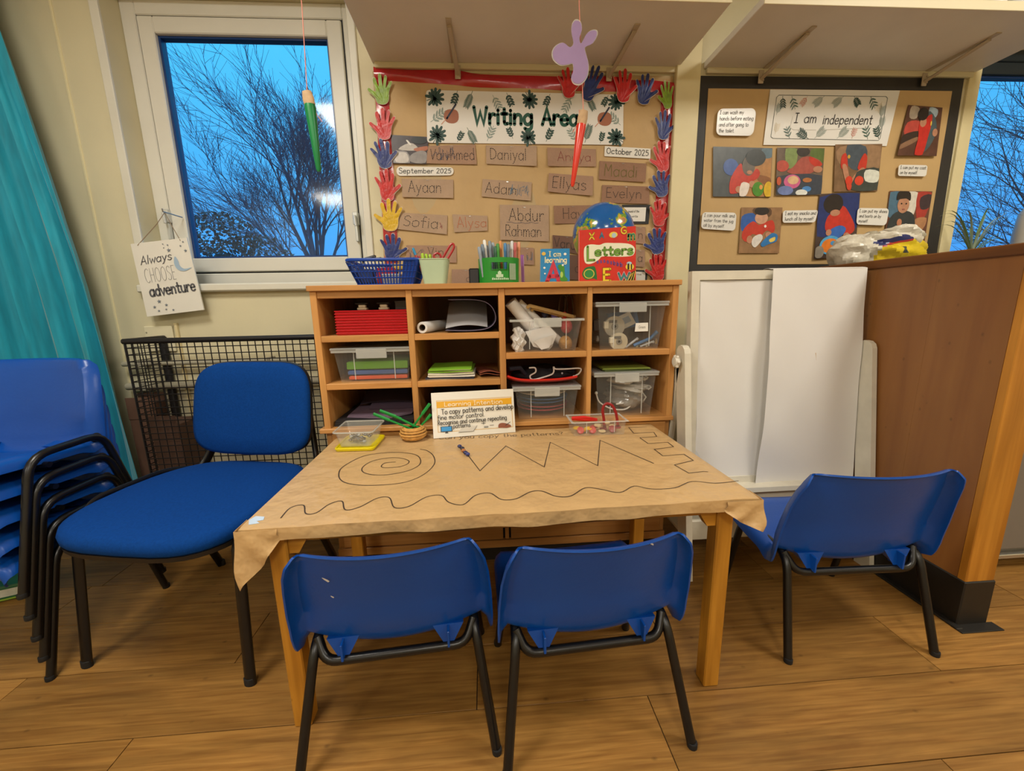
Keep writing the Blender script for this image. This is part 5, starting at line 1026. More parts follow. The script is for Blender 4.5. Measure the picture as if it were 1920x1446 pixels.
for k, (a, b, lab) in enumerate((((992, 573), (1076, 594), 'upper wooden hoop strip lying across the open clear box'), ((1000, 578), (1072, 597), 'lower wooden hoop strip lying across the open clear box'))):
    t = thing('wooden_strip', lab, 'strip', WY(*a, -.5+.02*k), 0, 'wooden strips on the open clear box'); wpart('strip', G().tube(rnd_path([WY(a[0]-4, a[1]+5, -.5+.02*k), WY(*a, -.5+.02*k), WY(*b, -.47+.02*k)], .02), .006, 8, flat=.45), stick, t); wpart('end_cap', G().tube([WY(b[0], b[1], -.47+.02*k), WY(b[0]+3, b[1]+1, -.47+.02*k)], .0066, 8, flat=.5), mat('7A6038', .6), t)
for k, (u, lab) in enumerate(((1062, 'left dark hoop standing at back of open clear box'), (1073, 'right dark hoop standing at back of open clear box'))):
    c_ = WY(u-12, 592, -.33); t = thing('wooden_hoop', lab, 'hoop', c_, 0, 'hoops in the open clear box'); wpart('hoop_ring', G().tube([c_+Vector((.018*math.cos(a*.2618)+.012, .02*math.cos(a*.2618)*.3, .062*math.sin(a*.2618)+.02)) for a in range(24)], .003, 6, True), mat('6A5236', .6), t); wpart('clasp', G().sphere(c_+Vector((.012, 0, .083)), .006, 8, 6), mat('8A8478', .3, metal=.6), t)
for (u, v, s, c, lab) in ((1062, 612, .022, 'B4323A', 'red fabric ball at right of open clear box'), (1060, 645, .026, 'B0803C', 'orange-brown ball at lower right of open clear box'), (1040, 590, .014, '6C5A9C', 'purple pompom at rim of open clear box'), (1058, 592, .012, 'B5392E', 'red pompom at rim of open clear box'), (1022, 588, .013, '23223A', 'navy pompom at back of open clear box')):
    p = WY(u, v, -.45); t = thing('soft_ball', lab, 'ball', p, 0, 'soft balls in the open clear box'); obj('ball', G().sphere((0, 0, 0), s, 14, 10, sz=1.2), mat(c, .8, .15, 60, .4, 200), t); obj('knot', G().sphere((0, -s*.7, s*.8), s*.25, 8, 6), mat(c, .8), t)
# c3 r2 lidded box with plates, red tray with cords on top
xa, xb = X(966, 745, -.535), X(1083, 745, -.535); clear_box('clear box with blue and red plates below the red tray', xa, xb, -.54, -.27, ZL, ZL+.116, lid=True, tp=.014)
for i, (c, z, lab) in enumerate((('B2454C', .012, 'red plate lowest in the clear box'), ('B05058', .024, 'dusty red plate in the clear box'), ('2E5C96', .04, 'blue plate in the clear box'), ('3A6CA6', .052, 'blue plate near the top in the clear box'), ('D8D2C0', .07, 'cream plate on top in the clear box'))):
    t = thing('plate', lab, 'plate', ((xa+xb)/2+.004*(i % 2), -.405, ZL+z), R(3*i), 'plates in the clear box'); obj('dish', G().lathe([(.03, 0), (.07, .002), (.094, .012), (.096, .013), (.07, .005), (.001, .003)], 28, sx=1., caps=False), mat(c, .4), t); obj('rim', G().tube([(.095*math.cos(k*.2244), .095*math.sin(k*.2244), .0125) for k in range(28)], .0016, 5, True), mat(c, .35), t)
zt_ = ZL+.1245; t = thing('red_tray', 'shallow bent red tray with white cords on clear box lid', 'tray', ((xa+xb)/2, -.42, zt_)); rdm = mat('B81E14', .35, .05, 8)
x0_, x1_ = X(951, 708, -.54), X(1082, 708, -.54); fT = lambda u, v: (x0_+(x1_-x0_)*u, -.54+.24*v, zt_+.008+.018*(abs(u*2-1)**3)*(1-u*.5)+.012*(abs(v*2-1)**6)); wpart('tray_base', G().grid(fT, 20, 12, thick=.003), rdm, t, 60); wpart('tray_lip', G().tube([Vector(fT(u/20, 0))+Vector((0, -.002, .001)) for u in range(21)], .004, 6), rdm, t)
t = thing('looped_cord', 'looped thin white cord lying on the red tray', 'rope', WY(1030, 712, -.5)); wpart('cord_length', G().tube(cr([WY(u, v, -.5) for u, v in ((992, 690), (1003, 690), (1004, 698), (994, 705), (1000, 712), (1030, 704), (1038, 698), (1038, 688), (1042, 692), (1062, 692), (1088, 691), (1086, 700), (1076, 706))], 5), .0028, 6), mat('DCDAD6', .6), t); wpart('cord_end', G().sphere(WY(1076, 706, -.5), .005, 8, 6), mat('C9C6C0', .5), t)  # thin white cord laid in loops on the tray
t = thing('dark_bag', 'black patterned fabric bag lying behind the white cord', 'bag', WY(1015, 712, -.4)); x_, z_ = X(1015, 705, -.4), zt_+.025
g = G(); g.sphere((0, 0, 0), 1, 22, 14); g.v = [tuple(Vector((x_+.005+v[0]*.125, -.41+v[1]*.08, z_+v[2]*.030+.006*math.sin(9*v[0]+5*v[1])))) for v in g.v]; wpart('fabric', g, mat('16161E', .8, .5, 40), t, 40); wpart('snowflake_print', G().sphere(WY(1054, 700, -.485), .004, 6, 4), mat('B9BCC4', .6), t); wpart('fold', px_tube([(955, 692), (975, 690), (985, 702)], .008, -.5, -.47, 8), mat('1C1D2C', .8), t)
# c4 r1 box with tape rolls
xa, xb = X(1117, 620, -.535), X(1245, 620, -.535); clear_box('tall clear lidded box full of tape rolls and stationery', xa+.004, xb, -.54, -.26, Z3, Z3+.158, tp=.016)
def tape(u, v, r, y, lab, c='BDB49C'):
    c_ = WY(u, v, y); t = thing('tape_dispenser', lab, 'tape', c_, 0, 'tapes in the tall clear box'); M_ = Matrix.Rotation(R(90), 3, 'X') @ Matrix.Identity(3)
    obj('wheel', G().lathe([(r*.32, 0), (r, 0), (r, .016), (r*.32, .016), (r*.32, 0)], 28, (0, 0, 0), M_, caps=False), mat(c, .5), t); obj('hub', G().lathe([(r*.15, -.001), (r*.34, -.002), (r*.34, .018), (r*.15, .018), (r*.15, -.001)], 20, (0, 0, 0), M_, caps=False), mat('7E7A70', .5), t)
    obj('printed_band', G().box(-r*.55, r*.2, -.0185, -.0165, r*.35, r*.62), mat('54524E', .5), t, 0); obj('cutter', G().box(-r*1.05, -r*.6, -.018, 0, -r*.2, r*.5, .002), mat('D8D2BC', .5), t, 0)
tape(1158, 640, .032, -.49, 'lower round tape dispenser in the tall clear box'); tape(1150, 612, .038, -.45, 'upper round tape dispenser in the tall clear box', 'A9A291')
t = thing('blister_card', 'pale blister card tilted among the tapes', 'card', WY(1165, 615, -.42)); cbx = Card(*[WY(u, v, -.42) for u, v in ((1145, 600), (1180, 584), (1192, 606), (1160, 622))]); wpart('card', cbx.sheet(.002), mat('C2C2BC', .5, .05, 20), t, 0); g = G(); cbx.poly(g, [(.15, .3), (.85, .3), (.85, .75), (.15, .75)], .003, 0, False); wpart('printed_panel', g, mat('8FA0B4', .5), t, 0)
t = thing('blue_packet', 'blue packet at the back of the tall clear box', 'packet', WY(1165, 600, -.36)); wpart('packet_body', G().prism([WY(u, v, -.37) for u, v in ((1140, 588), (1190, 582), (1195, 612), (1145, 620))], (0, .02, 0)), mat('2E5C9A', .5), t, 0); wpart('seal', G().prism([WY(u, v, -.372) for u, v in ((1188, 583), (1194, 582), (1199, 612), (1193, 613))], (0, .012, 0)), mat('4C7AB8', .5), t, 0)
t = thing('paper_label', 'white handwritten label on front of the tall clear box', 'label', WY(1202, 614, -.542)); cl = Card(*[WY(u, v, -.5405) for u, v in ((1192, 606), (1215, 605), (1215, 621), (1190, 622))]); wpart('slip', cl.sheet(.0008, 1, 1), paper_w, t, 0); g = G(); cl.text(g, 'Green', .25, .8, .35, .7, .1, .0012); wpart('lettering', g, mat('9A9690', .6), t, 0)
for (pts, r, c, lab) in ((((1172, 652), (1196, 634)), .004, 'C9CCD0', 'silver pen lying in the tall clear box'), (((1188, 648), (1220, 634), (1232, 622)), .006, '4A7EBA', 'blue pen lying in the tall clear box'), (((1200, 650), (1226, 640)), .004, 'BFC3C6', 'grey pen at lower right of the tall clear box')):
    t = thing('pen', lab, 'pen', WY(*pts[0], -.47), 0, 'pens in the tall clear box'); wpart('barrel', px_tube(pts, r, -.47), mat(c, .35), t); wpart('cap', px_tube(((pts[-1][0]-3, pts[-1][1]+3), pts[-1]), r*1.25, -.47), mat(c, .3), t)
for k, (u, v, c, lab) in enumerate(((1193, 649, 'C9BE9E', 'cream bulldog clip in the tall clear box'), (1211, 647, 'CFC6AA', 'pale cream eraser in the tall clear box'), (1229, 641, 'A8884A', 'brown eraser at right of the tall clear box'), (1118, 610, '201E22', 'black ink bottle at left of the tall clear box'), (1120, 636, '8C8A86', 'grey sharpener at left of the tall clear box'))):
    p = WY(u, v, -.46); t = thing('stationery_piece', lab, 'stationery', p); s_ = .02 if k == 3 else .008; obj('body', G().box(-s_*.6, s_*.6, -.008, .008, -s_, s_, .002), mat(c, .5), t, 0); obj('end', G().box(-s_*.4, s_*.4, -.006, .006, s_, s_+.004, .001), mat(c, .4), t, 0)
# c4 r2 box with plastic bags
xa, xb = X(1116, 720, -.535), X(1228, 720, -.535); clear_box('clear lidded box full of crumpled plastic bags', xa+.002, xb, -.54, -.27, ZL, ZL+.158, tp=.012)
film = mat('8A8680', .16, .25, 14, .8, 26, spec=.8, coat=.6); film2 = mat('C6C2BA', .22, .15, 10, .6, 24, spec=.7)
for (u, v, rx, ry, rz_, m_, lab, sd) in ((1170, 742, .072, .1, .045, film, 'grey crumpled plastic bag low in the clear box', 1), (1172, 705, .075, .1, .022, film2, 'white plastic bag folded on top in the clear box', 2), (1180, 722, .07, .1, .018, film2, 'flat clear bag in middle of the clear box', 4)):
    p = WY(u, v, -.42); t = thing('plastic_bag', lab, 'bag', p, 0, 'plastic bags in the clear box'); g = G(); g.sphere((0, 0, 0), 1, 28, 18); rr = random.Random(sd); ww = [(rr.uniform(3, 10), rr.uniform(3, 10), rr.uniform(3, 10), rr.uniform(0, 6)) for _ in range(6)]
    g.v = [tuple(Vector((v_[0]*rx, v_[1]*ry, v_[2]*rz_))*(1+.09*sum(math.sin(a*v_[0]+b*v_[1]+c_*v_[2]+d) for a, b, c_, d in ww)/2)) for v_ in g.v]; obj('film', g, m_, t, 25); obj('tie', G().tube([(rx*.7, -ry*.6, rz_*.5), (rx*.8, -ry*.75, rz_*.2), (rx*.6, -ry*.8, -rz_*.2)], .003, 6), film2, t)
t = thing('white_cable', 'white looped cable at bottom of bag box', 'cable', WY(1150, 762, -.52)); wpart('cable', G().tube(cr([WY(u, v, -.51) for u, v in ((1118, 738), (1124, 754), (1145, 766), (1170, 768), (1182, 760), (1172, 756), (1155, 758))], 5), .0028, 6), mat('CFCCC6', .5), t); wpart('plug', G().sphere(WY(1118, 737, -.51), .006, 8, 6), mat('CFCCC6', .5), t)
for k, (c, dz, lab) in enumerate((('4E5A2E', .0, 'olive folder lying on the bag box lid'), ('7C8A34', .006, 'green folder lying on top over the bag box'))):
    t = thing('card_folder', lab, 'folder', ((xa+xb)/2+.005, -.42, ZL+.1665+dz), R(2-3*k), 'folders on the bag box'); obj('cover', G().box(-.085, .09, -.11, .12, .0, .0018, .0005), mat(c, .6), t, 0); obj('flap', G().box(-.083, .088, -.108, .118, .0028, .0046, .0005), mat(c, .55), t, 0)

# ================================================================ things on top of the unit
# blue basket
xa, xb = X(652, 500, -.5), X(786, 500, -.5); ya, yb_, za, zb_ = -.515, -.33, KT, KT+.083; bt = thing('plastic_basket', 'blue slotted plastic basket on left end of shelf unit', 'basket', ((xa+xb)/2, -.42, KT)); bl = mat('0E3F9E', .35, .05, 6)
fx = .026
def bp(s, k, z): f = fx*(1-k); X0, X1, Y0, Y1 = xa+f, xb-f, ya+f, yb_-f; return {0: lambda t_: (X0+(X1-X0)*t_, Y0, z), 1: lambda t_: (X1, Y0+(Y1-Y0)*t_, z), 2: lambda t_: (X1-(X1-X0)*t_, Y1, z), 3: lambda t_: (X0, Y1-(Y1-Y0)*t_, z)}[s]
g = G()
for s, n in ((0, 20), (1, 14), (2, 20), (3, 14)):
    for i in range(n+1):
        a_, b_ = bp(s, 0, za+.004)(i/n), bp(s, 1, zb_-.006)(i/n); g.tube([a_, b_], .0021, 4, caps=False)
    for z in (za+.004, za+.026, za+.046, zb_-.018): k = (z-za)/(zb_-za); g.tube([bp(s, k, z)(0), bp(s, k, z)(1)], .0024, 4, caps=False)
wpart('lattice', g, bl, bt, 0); wpart('base', G().box(xa+fx, xb-fx, ya+fx, yb_-fx, za, za+.004, .001), bl, bt, 0)
rim = [bp(s, 1, zb_)(t_) for s in range(4) for t_ in (.06, .94)]; wpart('rim', G().tube(rim, .0055, 8, True), bl, bt)
wpart('end_panel', G().add([bp(0, 0, za+.003)(.8), bp(0, 0, za+.003)(1), bp(0, 1, zb_-.004)(1), bp(0, 1, zb_-.004)(.8)], [(0, 1, 2, 3)]), bl, bt, 0)
for (u0, u1, v0, v1, y, c, lab) in ((705, 743, 503, 532, -.46, '9A1830', 'red box inside the blue basket'), (715, 752, 514, 532, -.475, 'C9CCD2', 'white card box inside the blue basket'), (735, 756, 495, 505, -.46, 'C9A84A', 'yellow cards inside the blue basket'), (668, 700, 505, 532, -.46, '1A2C5C', 'navy box inside the blue basket')):
    a_, b_ = WY(u0, v0, y), WY(u1, v1, y); t = thing('small_box', lab, 'box', ((a_.x+b_.x)/2, y, max(b_.z, KT+.005)), 0, 'boxes inside the blue basket'); w_ = (b_.x-a_.x)/2; h_ = a_.z-max(b_.z, KT+.005); obj('carton', G().box(-w_, w_, 0, .05, 0, h_, .002), mat(c, .5), t, 0); obj('lid', G().box(-w_-.0006, w_+.0006, -.0006, .0506, h_*.8, h_+.0006, .001), mat(c, .45), t, 0)
for (a_, b_, lab) in (((680, 488), (700, 482), 'black pen poking out at left of the blue basket'), ((697, 487), (712, 486), 'black pen poking out beside the blue hand')):
    t = thing('black_pen', lab, 'pen', WY(*a_, -.44), 0, 'black pens in the blue basket'); wpart('barrel', px_tube((a_, b_), .006, -.45), mat('1A1B22', .4), t); wpart('cap', px_tube((b_, (b_[0]+4, b_[1]+1)), .0072, -.45), mat('141418', .35), t)
# mint cup with scissors and pens
c0_ = WY(817, 530, -.47); cx = c0_.x; mt = thing('mint_cup', 'pale mint plastic cup holding scissors and pens', 'cup', (cx, -.47, KT)); mint = mat('B4CBAE', .45, .05, 12)
def sq(h, z): r = h*.3; o = []; [o.extend([(h*sx_-r*sx_+r*math.cos(R(a_)), h*sy_-r*sy_+r*math.sin(R(a_)), z) for a_ in (a0, a0+30, a0+60, a0+90)]) for sx_, sy_, a0 in ((1, 1, 0), (-1, 1, 90), (-1, -1, 180), (1, -1, 270))]; return o
lv = [sq(.036, 0), sq(.0485, .083), sq(.0465, .083), sq(.034, .004)]; g = G(); n = 16; g.add([p for l_ in lv for p in l_], [tuple(range(n-1, -1, -1))]+[(i*n+k, i*n+(k+1) % n, (i+1)*n+(k+1) % n, (i+1)*n+k) for i in range(3) for k in range(n)]+[tuple(range(3*n, 4*n))]); obj('cup_body', g, mint, mt); obj('rim', G().tube(sq(.0485, .083), .0016, 6, True), mint, mt)
def pen(lab, a_, b_, r, c, y=-.47, tipc=None, group='pens standing in the mint cup', name='pen', flat=1.):
    A_, B_ = WY(*a_, y), WY(*b_, y); t = thing(name, lab, 'pen', A_, 0, group); d = (B_-A_); wpart('barrel', G().tube([A_, A_+d*.78], r, 10, flat=flat), mat(c, .4), t); wpart('cap', G().tube([A_+d*.76, A_+d*.97, B_], [r*1.12, r*1.05, r*.7], 10, flat=flat), mat(tipc or c, .35), t); return t
pen('blue topped pen leaning left in the mint cup', (796, 520), (774, 465), .0042, 'B0453C', -.47, '1F86B4')
pen('red pen leaning left in the mint cup', (800, 522), (785, 480), .004, 'A83232', -.46)
for k, (u, lab) in enumerate(((793, 'left lime highlighter in the mint cup'), (799, 'middle lime highlighter in the mint cup'), (805, 'right lime highlighter in the mint cup'))): pen(lab, (u+3, 520), (u-1+k, 475+k), .005, '9CBF22', -.485+.01*k)
t = thing('scissors', 'red handled scissors standing in the mint cup', 'scissors', WY(835, 515, -.47)); rs = mat('A8282A', .35)
wpart('handle', G().tube(cr([WY(u, v, -.475) for u, v in ((829, 486), (838, 470), (845, 459), (850, 458), (851, 464), (846, 474), (838, 487))], 4), .004, 8), rs, t); wpart('handle', G().tube(cr([WY(u, v, -.475) for u, v in ((822, 486), (815, 484), (814, 478), (820, 475), (826, 479), (825, 486))], 4, True), .0036, 8, True), rs, t); wpart('blade', G().tube([WY(830, 488, -.47), WY(826, 524, -.47)], .004, 6, flat=.3), mat('B8BABC', .25, metal=.9), t)
# black box and green caddy
a_ = WY(889, 530, -.45); t = thing('speaker_box', 'small black box standing left of the green caddy', 'box', (a_.x, -.44, KT)); obj('case', G().box(-.017, .02, -.02, .02, 0, .056, .004), mat('17171A', .4), t, 0); obj('front_panel', G().box(-.014, .017, -.0215, -.02, .004, .052, .001), mat('24242A', .5), t, 0)
cc = WY(936, 530, -.455); cx = cc.x; gc = thing('pen_caddy', 'round green plastic caddy full of marker pens', 'caddy', (cx, -.455, KT)); grn = mat('1E8A2C', .32, .04, 6, coat=.2); rad = .072; Hc = .086
g = G(); nseg = 48
def cadp(k, z, r): a = 2*math.pi*k/nseg; return (r*math.cos(a), r*.82*math.sin(a), z)
zs = [0, .02, .046, .05, .066, .07, Hc]
for r in (rad, rad-.003):
    vs = [cadp(k, z, r*(.97+.03*z/Hc)) for z in zs for k in range(nseg)]; fs = []
    for i in range(len(zs)-1):
        for k in range(nseg):
            ang = (360*k/nseg+360/nseg/2) % 360
            if i in (2, 3, 4) and 247 < ang < 293: continue
            fs.append((i*nseg+k, i*nseg+(k+1) % nseg, (i+1)*nseg+(k+1) % nseg, (i+1)*nseg+k))
    g.add(vs, fs)
g.add([cadp(k, Hc, r) for r in (rad, rad-.003) for k in range(nseg)], [(k, (k+1) % nseg, nseg+(k+1) % nseg, nseg+k) for k in range(nseg)]); g.add([cadp(k, .002, rad-.002) for k in range(nseg)], [tuple(range(nseg))]); obj('drum', g, grn, gc, 30)
obj('slot_edge', G().tube([(rad*1.0*math.cos(a), rad*.82*math.sin(a)-.0005, .058+.0125*s) for a, s in [(R(247+i*4.6), -1) for i in range(11)]+[(R(293-i*4.6), 1) for i in range(11)]], .0016, 5, True), grn, gc)
def cad_face(x, z, off=.0012): y = -.82*math.sqrt(max(1e-6, (rad+.001)**2-x*x)); return (x, y-off, z)
g = G(); logo = mat('B9D6B4', .5)
for pts in (((-.012, .02), (-.012, .03), (-.006, .03), (-.006, .037), (0, .042), (.006, .037), (.006, .03), (.012, .03), (.012, .02)),): g.add([cad_face(*p) for p in pts], [tuple(range(len(pts)))])
for i in range(9): x = -.026+i*.0065; g.add([cad_face(x, .012), cad_face(x+.0048, .012), cad_face(x+.0048, .017+.003*(i % 3 == 0)), cad_face(x, .018)], [(0, 1, 2, 3)])
obj('emblem_print', g, logo, gc, 0); obj('sticker', G().add([cad_face(x, z) for x, z in ((.034, .012), (.0565, .012), (.0565, .066), (.034, .066))], [(0, 1, 2, 3)]), mat('8FA88C', .5, .1, 50), gc, 0)
PC = [('8E99A6', 'grey'), ('6B7C8C', 'slate'), ('E4E4E0', 'white'), ('5B6670', 'dark grey'), ('3B8A34', 'green'), ('D08A4A', 'orange'), ('7C8C9A', 'pale grey'), ('4A86B8', 'blue'), ('6A7684', 'steel grey'), ('B85A58', 'red'), ('D9936C', 'peach'), ('A0AEB8', 'silver'), ('2C5A44', 'dark green'), ('C9CDD0', 'clear')]
ptx = [(898, 463), (904, 458), (908, 450), (912, 460), (933, 457), (938, 452), (918, 452), (947, 456), (953, 458), (966, 455), (973, 454), (924, 455), (928, 462), (960, 452)]
for k, ((c, nm), (u, v)) in enumerate(zip(PC, ptx)):
    b_ = 902+(u-897)*.85; pen('%s marker standing in the green caddy' % nm, (b_+4, 520), (u, v), .0055, c, -.485+.018*(k % 4), group='markers in the green caddy', name='marker_pen')
t = thing('purple_ruler', 'thin purple ruler standing right of the green caddy', 'ruler', WY(980, 528, -.42)); wpart('ruler', G().prism([WY(u, v, -.42) for u, v in ((976, 478), (982, 478), (984, 531), (978, 531))], (0, .002, 0)), mat('9A5AA8', .4), t, 0); wpart('edge_marks', G().prism([WY(u, v, -.421) for u, v in ((981, 480), (982, 480), (983.5, 528), (982.5, 528))], (0, .001, 0)), mat('C9A0D0', .4), t, 0)
# books
def book(lab, tl, tr, br, bl, y, c, th): 
    t = thing('book', lab, 'book', WY((bl[0]+br[0])/2, bl[1], y)); cd_ = Card(*[WY(p[0], p[1], y) for p in (tl, tr, br, bl)], n=(0, -1, 0)); 
    z0 = KT; 
    for i in (2, 3): cd_.c[i] = Vector((cd_.c[i].x, y-.02, z0+.0005)) if False else Vector((cd_.c[i].x, y, z0+.0005))
    cv_ = wpart('cover', cd_.sheet(.0012, 1, 1), c, t, 0); P_ = [cd_.P(u, v) for u, v in ((.01, .01), (.99, .01), (.99, .99), (.01, .99))]; wpart('pages', G().prism([p+Vector((0, .001, 0)) for p in P_], (0, th, 0)), mat('DCD8CC', .7), t, 0); wpart('back_cover', G().prism([cd_.P(u, v)+Vector((0, th+.001, 0)) for u, v in ((0, 0), (1, 0), (1, 1), (0, 1))], (0, .0012, 0)), c, t, 0); return cv_, cd_
t, c = book('small blue board book I am learning with red letter A', (1014, 467), (1068, 466), (1068, 528), (1013, 529), -.47, mat('1E82BE', .3, .08, 30, coat=.3), .012)
g = G(); c.text(g, 'I am', .28, .7, .78, .92, .16, .002); wpart('lettering', g, mat('EFEBC0', .4), t, 0); g = G(); c.text(g, 'learning', .14, .9, .6, .76, .16, .002); wpart('lettering', g, mat('EFEBC0', .4), t, 0)
g = G(); c.text(g, 'A', .2, .68, .02, .55, .24, .0022); wpart('letter_print', g, mat('C03048', .4), t, 0)
cm_ = [mat('3E8A2A', .4), mat('A9C85A', .4), mat('E8E8E0', .4), mat('D8B24A', .4)]
g = G(); c.poly(g, [(.66, .1), (.7, .3), (.62, .42), (.6, .52), (.7, .54), (.8, .5), (.82, .4), (.84, .2), (.92, .12), (.9, .05), (.72, .05)], .0026, 0); c.poly(g, blob(.72, .24, .05, .09), .003, 1); c.poly(g, blob(.76, .52, .035, .03), .003, 2); wpart('crocodile_print', g, cm_, t, 0)
for x_, y_, r_, m_ in ((.1, .86, .07, 3), (.84, .84, .05, 2), (.13, .45, .04, 2), (.15, .28, .03, 2)): g = G(); c.poly(g, blob(x_, y_, r_, r_*.75), .0022, 0); wpart('spot_print', g, cm_[m_], t, 0)
t, c = book('large red activity book titled Letters in front of globe', (1086, 432), (1192, 424), (1192, 526), (1086, 529), -.49, mat('C8261C', .3, .1, 30, coat=.4), .014)
g = G(); c.poly(g, [(.08, .56), (.1, .68), (.2, .72), (.35, .7), (.45, .73), (.6, .72), (.75, .71), (.9, .68), (.98, .6), (.95, .48), (.8, .46), (.6, .47), (.4, .48), (.34, .42), (.2, .35), (.1, .38)], .0018); wpart('title_cloud', g, mat('E2E4CC', .4), t, 0)
for o_, w_, m_ in ((.0022, .26, mat('2C4A1E', .4)), (.0026, .19, mat('6FA03A', .4))):
    g = G(); c.text(g, 'L', .12, .28, .42, .68, w_*.72, o_); c.text(g, 'etters', .27, .95, .5, .66, w_*1.05, o_); wpart('title', g, m_, t, 0)
def L1(s, u0, u1, v0, v1, w_, cc1, cc2):
    for o_, k, m_ in ((.002, 1.45, cc2), (.0024, 1., cc1)): g = G(); c.text(g, s, u0, u1, v0, v1, w_*k, o_); wpart('letter_print', g, mat(m_, .4), t, 0)
L1('X', .17, .27, .81, .93, .2, 'E0C12C', '7A3A18'); L1('A', .36, .43, .83, .92, .22, '4C7C9C', '2E4A5C'); L1('G', .73, .84, .88, 1.0, .2, 'E0C12C', '7A3A18'); L1('m', .85, .99, .76, .93, .2, '3E7C5A', 'C9B24A'); L1('E', .41, .56, .02, .24, .2, 'E6CC2A', '7A3A18'); L1('w', .68, .9, .03, .24, .2, '3A7A7C', 'D8A0A8')
bm_ = [mat('1F6A30', .4), mat('C9B84A', .4), mat('2C8440', .4), mat('E2C94A', .4), mat('A9C4D0', .4), mat('1E1C16', .4)]
g = G(); c.poly(g, [(.05, .15), (.1, .27), (.2, .3), (.28, .28), (.31, .05), (.25, .07), (.12, .05)], .002, 0); c.poly(g, blob(.17, .16, .095, .095, 10), .0024, 1); c.poly(g, blob(.17, .16, .078, .078, 10), .0028, 2); wpart('letter_print', g, bm_, t, 0)
g = G(); c.poly(g, blob(.6, .87, .075, .055), .002, 3); c.poly(g, blob(.61, .86, .04, .045), .0024, 4); wpart('bird_print', g, bm_, t, 0)
g = G(); c.poly(g, blob(.89, .27, .075, .06), .002, 3); c.poly(g, [(.85, .22), (.88, .22), (.88, .33), (.85, .33)], .0026, 5, False); c.poly(g, [(.91, .22), (.93, .22), (.93, .32), (.91, .32)], .0026, 5, False); c.poly(g, blob(.88, .335, .045, .03), .0022, 4); wpart('bee_print', g, bm_, t, 0)
g = G(); c.poly(g, [(.76, .0), (.98, .0), (.98, .2), (.88, .14)], .0018, 5, False)
for k in range(4): c.line(g, [(.8+.05*k, .01), (.9+.03*k, .13+.02*k)], .002, .0024, 3)
wpart('stripe_print', g, bm_, t, 0)
g = G()
for k in range(8): c.text(g, 's' if k < 5 else 'b', .3+.06*k, .34+.06*k, .38-.012*abs(k-2)-.006*k, .45-.012*abs(k-2)-.004*k, .16, .002)
wpart('small_letters', g, mat('3C4A9C', .4), t, 0)
# globe
gc_ = WY(1131, 441, -.3); gr = .119; gb = thing('globe', 'blue world globe standing behind the Letters book', 'globe', (gc_.x, -.3, KT))
m, n_, l_, b_ = _new('globe_map'); tc = n_.new('ShaderNodeTexCoord'); nz = n_.new('ShaderNodeTexNoise'); nz.inputs['Scale'].default_value = 11.; nz.inputs['Detail'].default_value = 7; nz.inputs['Roughness'].default_value = .58; mp = n_.new('ShaderNodeMapping'); mp.inputs['Location'].default_value = (.33, .1, .62); l_.new(tc.outputs['Object'], mp.inputs[0]); l_.new(mp.outputs[0], nz.inputs[0])
rp_ = n_.new('ShaderNodeValToRGB'); rp_.color_ramp.interpolation = 'CONSTANT'; E_ = rp_.color_ramp.elements; E_[0].position = 0; E_[0].color = (*lin('125CA8'), 1); E_[1].position = .535; E_[1].color = (*lin('6E9A3C'), 1)
for p_, c_ in ((.565, 'C9A83A'), (.60, 'B9805A'), (.635, '7FA04A')): e = E_.new(p_); e.color = (*lin(c_), 1)
l_.new(nz.outputs[0], rp_.inputs[0]); l_.new(rp_.outputs[0], b_.inputs['Base Color']); b_.inputs['Roughness'].default_value = .18; b_.inputs['Coat Weight'].default_value = .4
zc = gc_.z-KT; obj('ball', G().sphere((0, 0, zc), gr, 40, 24), m, gb, 60)
obj('meridian', G().tube([(( gr+.008)*math.sin(a_)*.92*.4, 0, zc+(gr+.008)*math.cos(a_)) if False else ((gr+.007)*math.sin(a_), .02*math.cos(a_), zc+(gr+.007)*math.cos(a_)) for a_ in [R(100+i*9) for i in range(12)]], .004, 6), mat('B9B6AE', .4), gb); obj('stand', G().lathe([(.055, 0), (.056, .006), (.04, .012), (.012, .018), (.01, max(.02, zc-gr-.002))], 28), mat('22252C', .4), gb)
obj('map_line', G().tube([(gr*1.0015*math.cos(k*.157), gr*1.0015*math.sin(k*.157), zc+.012*math.sin(k*.157)) for k in range(40)], .0006, 4, True), mat('1A2A3A', .5), gb)

# ================================================================ things on the table
TT = TH+.0042
def at(u, v, z=TT): return WZ(u, v, z)
# clear tub with glass beads on its yellow lid
a_, b_, c_, d_ = at(628, 847), at(700, 845), at(722, 820), at(652, 822); ctr = (a_+b_+c_+d_)/4
def rr4(q, r, n=4):
    q = [Vector((p.x, p.y, 0)) for p in q]; o = []
    for i in range(4): A_, B_, C_ = q[i-1], q[i], q[(i+1) % 4]; p = B_+(A_-B_).normalized()*r; s = B_+(C_-B_).normalized()*r; o += [p*(1-t)**2+B_*2*t*(1-t)+s*t*t for t in [k/n for k in range(n+1)]]
    return o
qq = rr4([a_, b_, c_, d_], .012); t = thing('tub_lid', 'yellow plastic lid under the clear tub of glass beads', 'lid', (ctr.x, ctr.y, TT)); yl = mat('D8C60C', .35)
wpart('lid_plate', G().prism([(p.x, p.y, TT) for p in qq], (0, 0, .006)), yl, t, 0); wpart('lid_lip', G().tube([(p.x, p.y, TT+.007) for p in qq], .003, 6, True), yl, t)
def shr(q, k, z, dx=0., dy=0.): return [Vector((ctr.x+(p.x-ctr.x)*k+dx, ctr.y+(p.y-ctr.y)*k+dy, z)) for p in q]
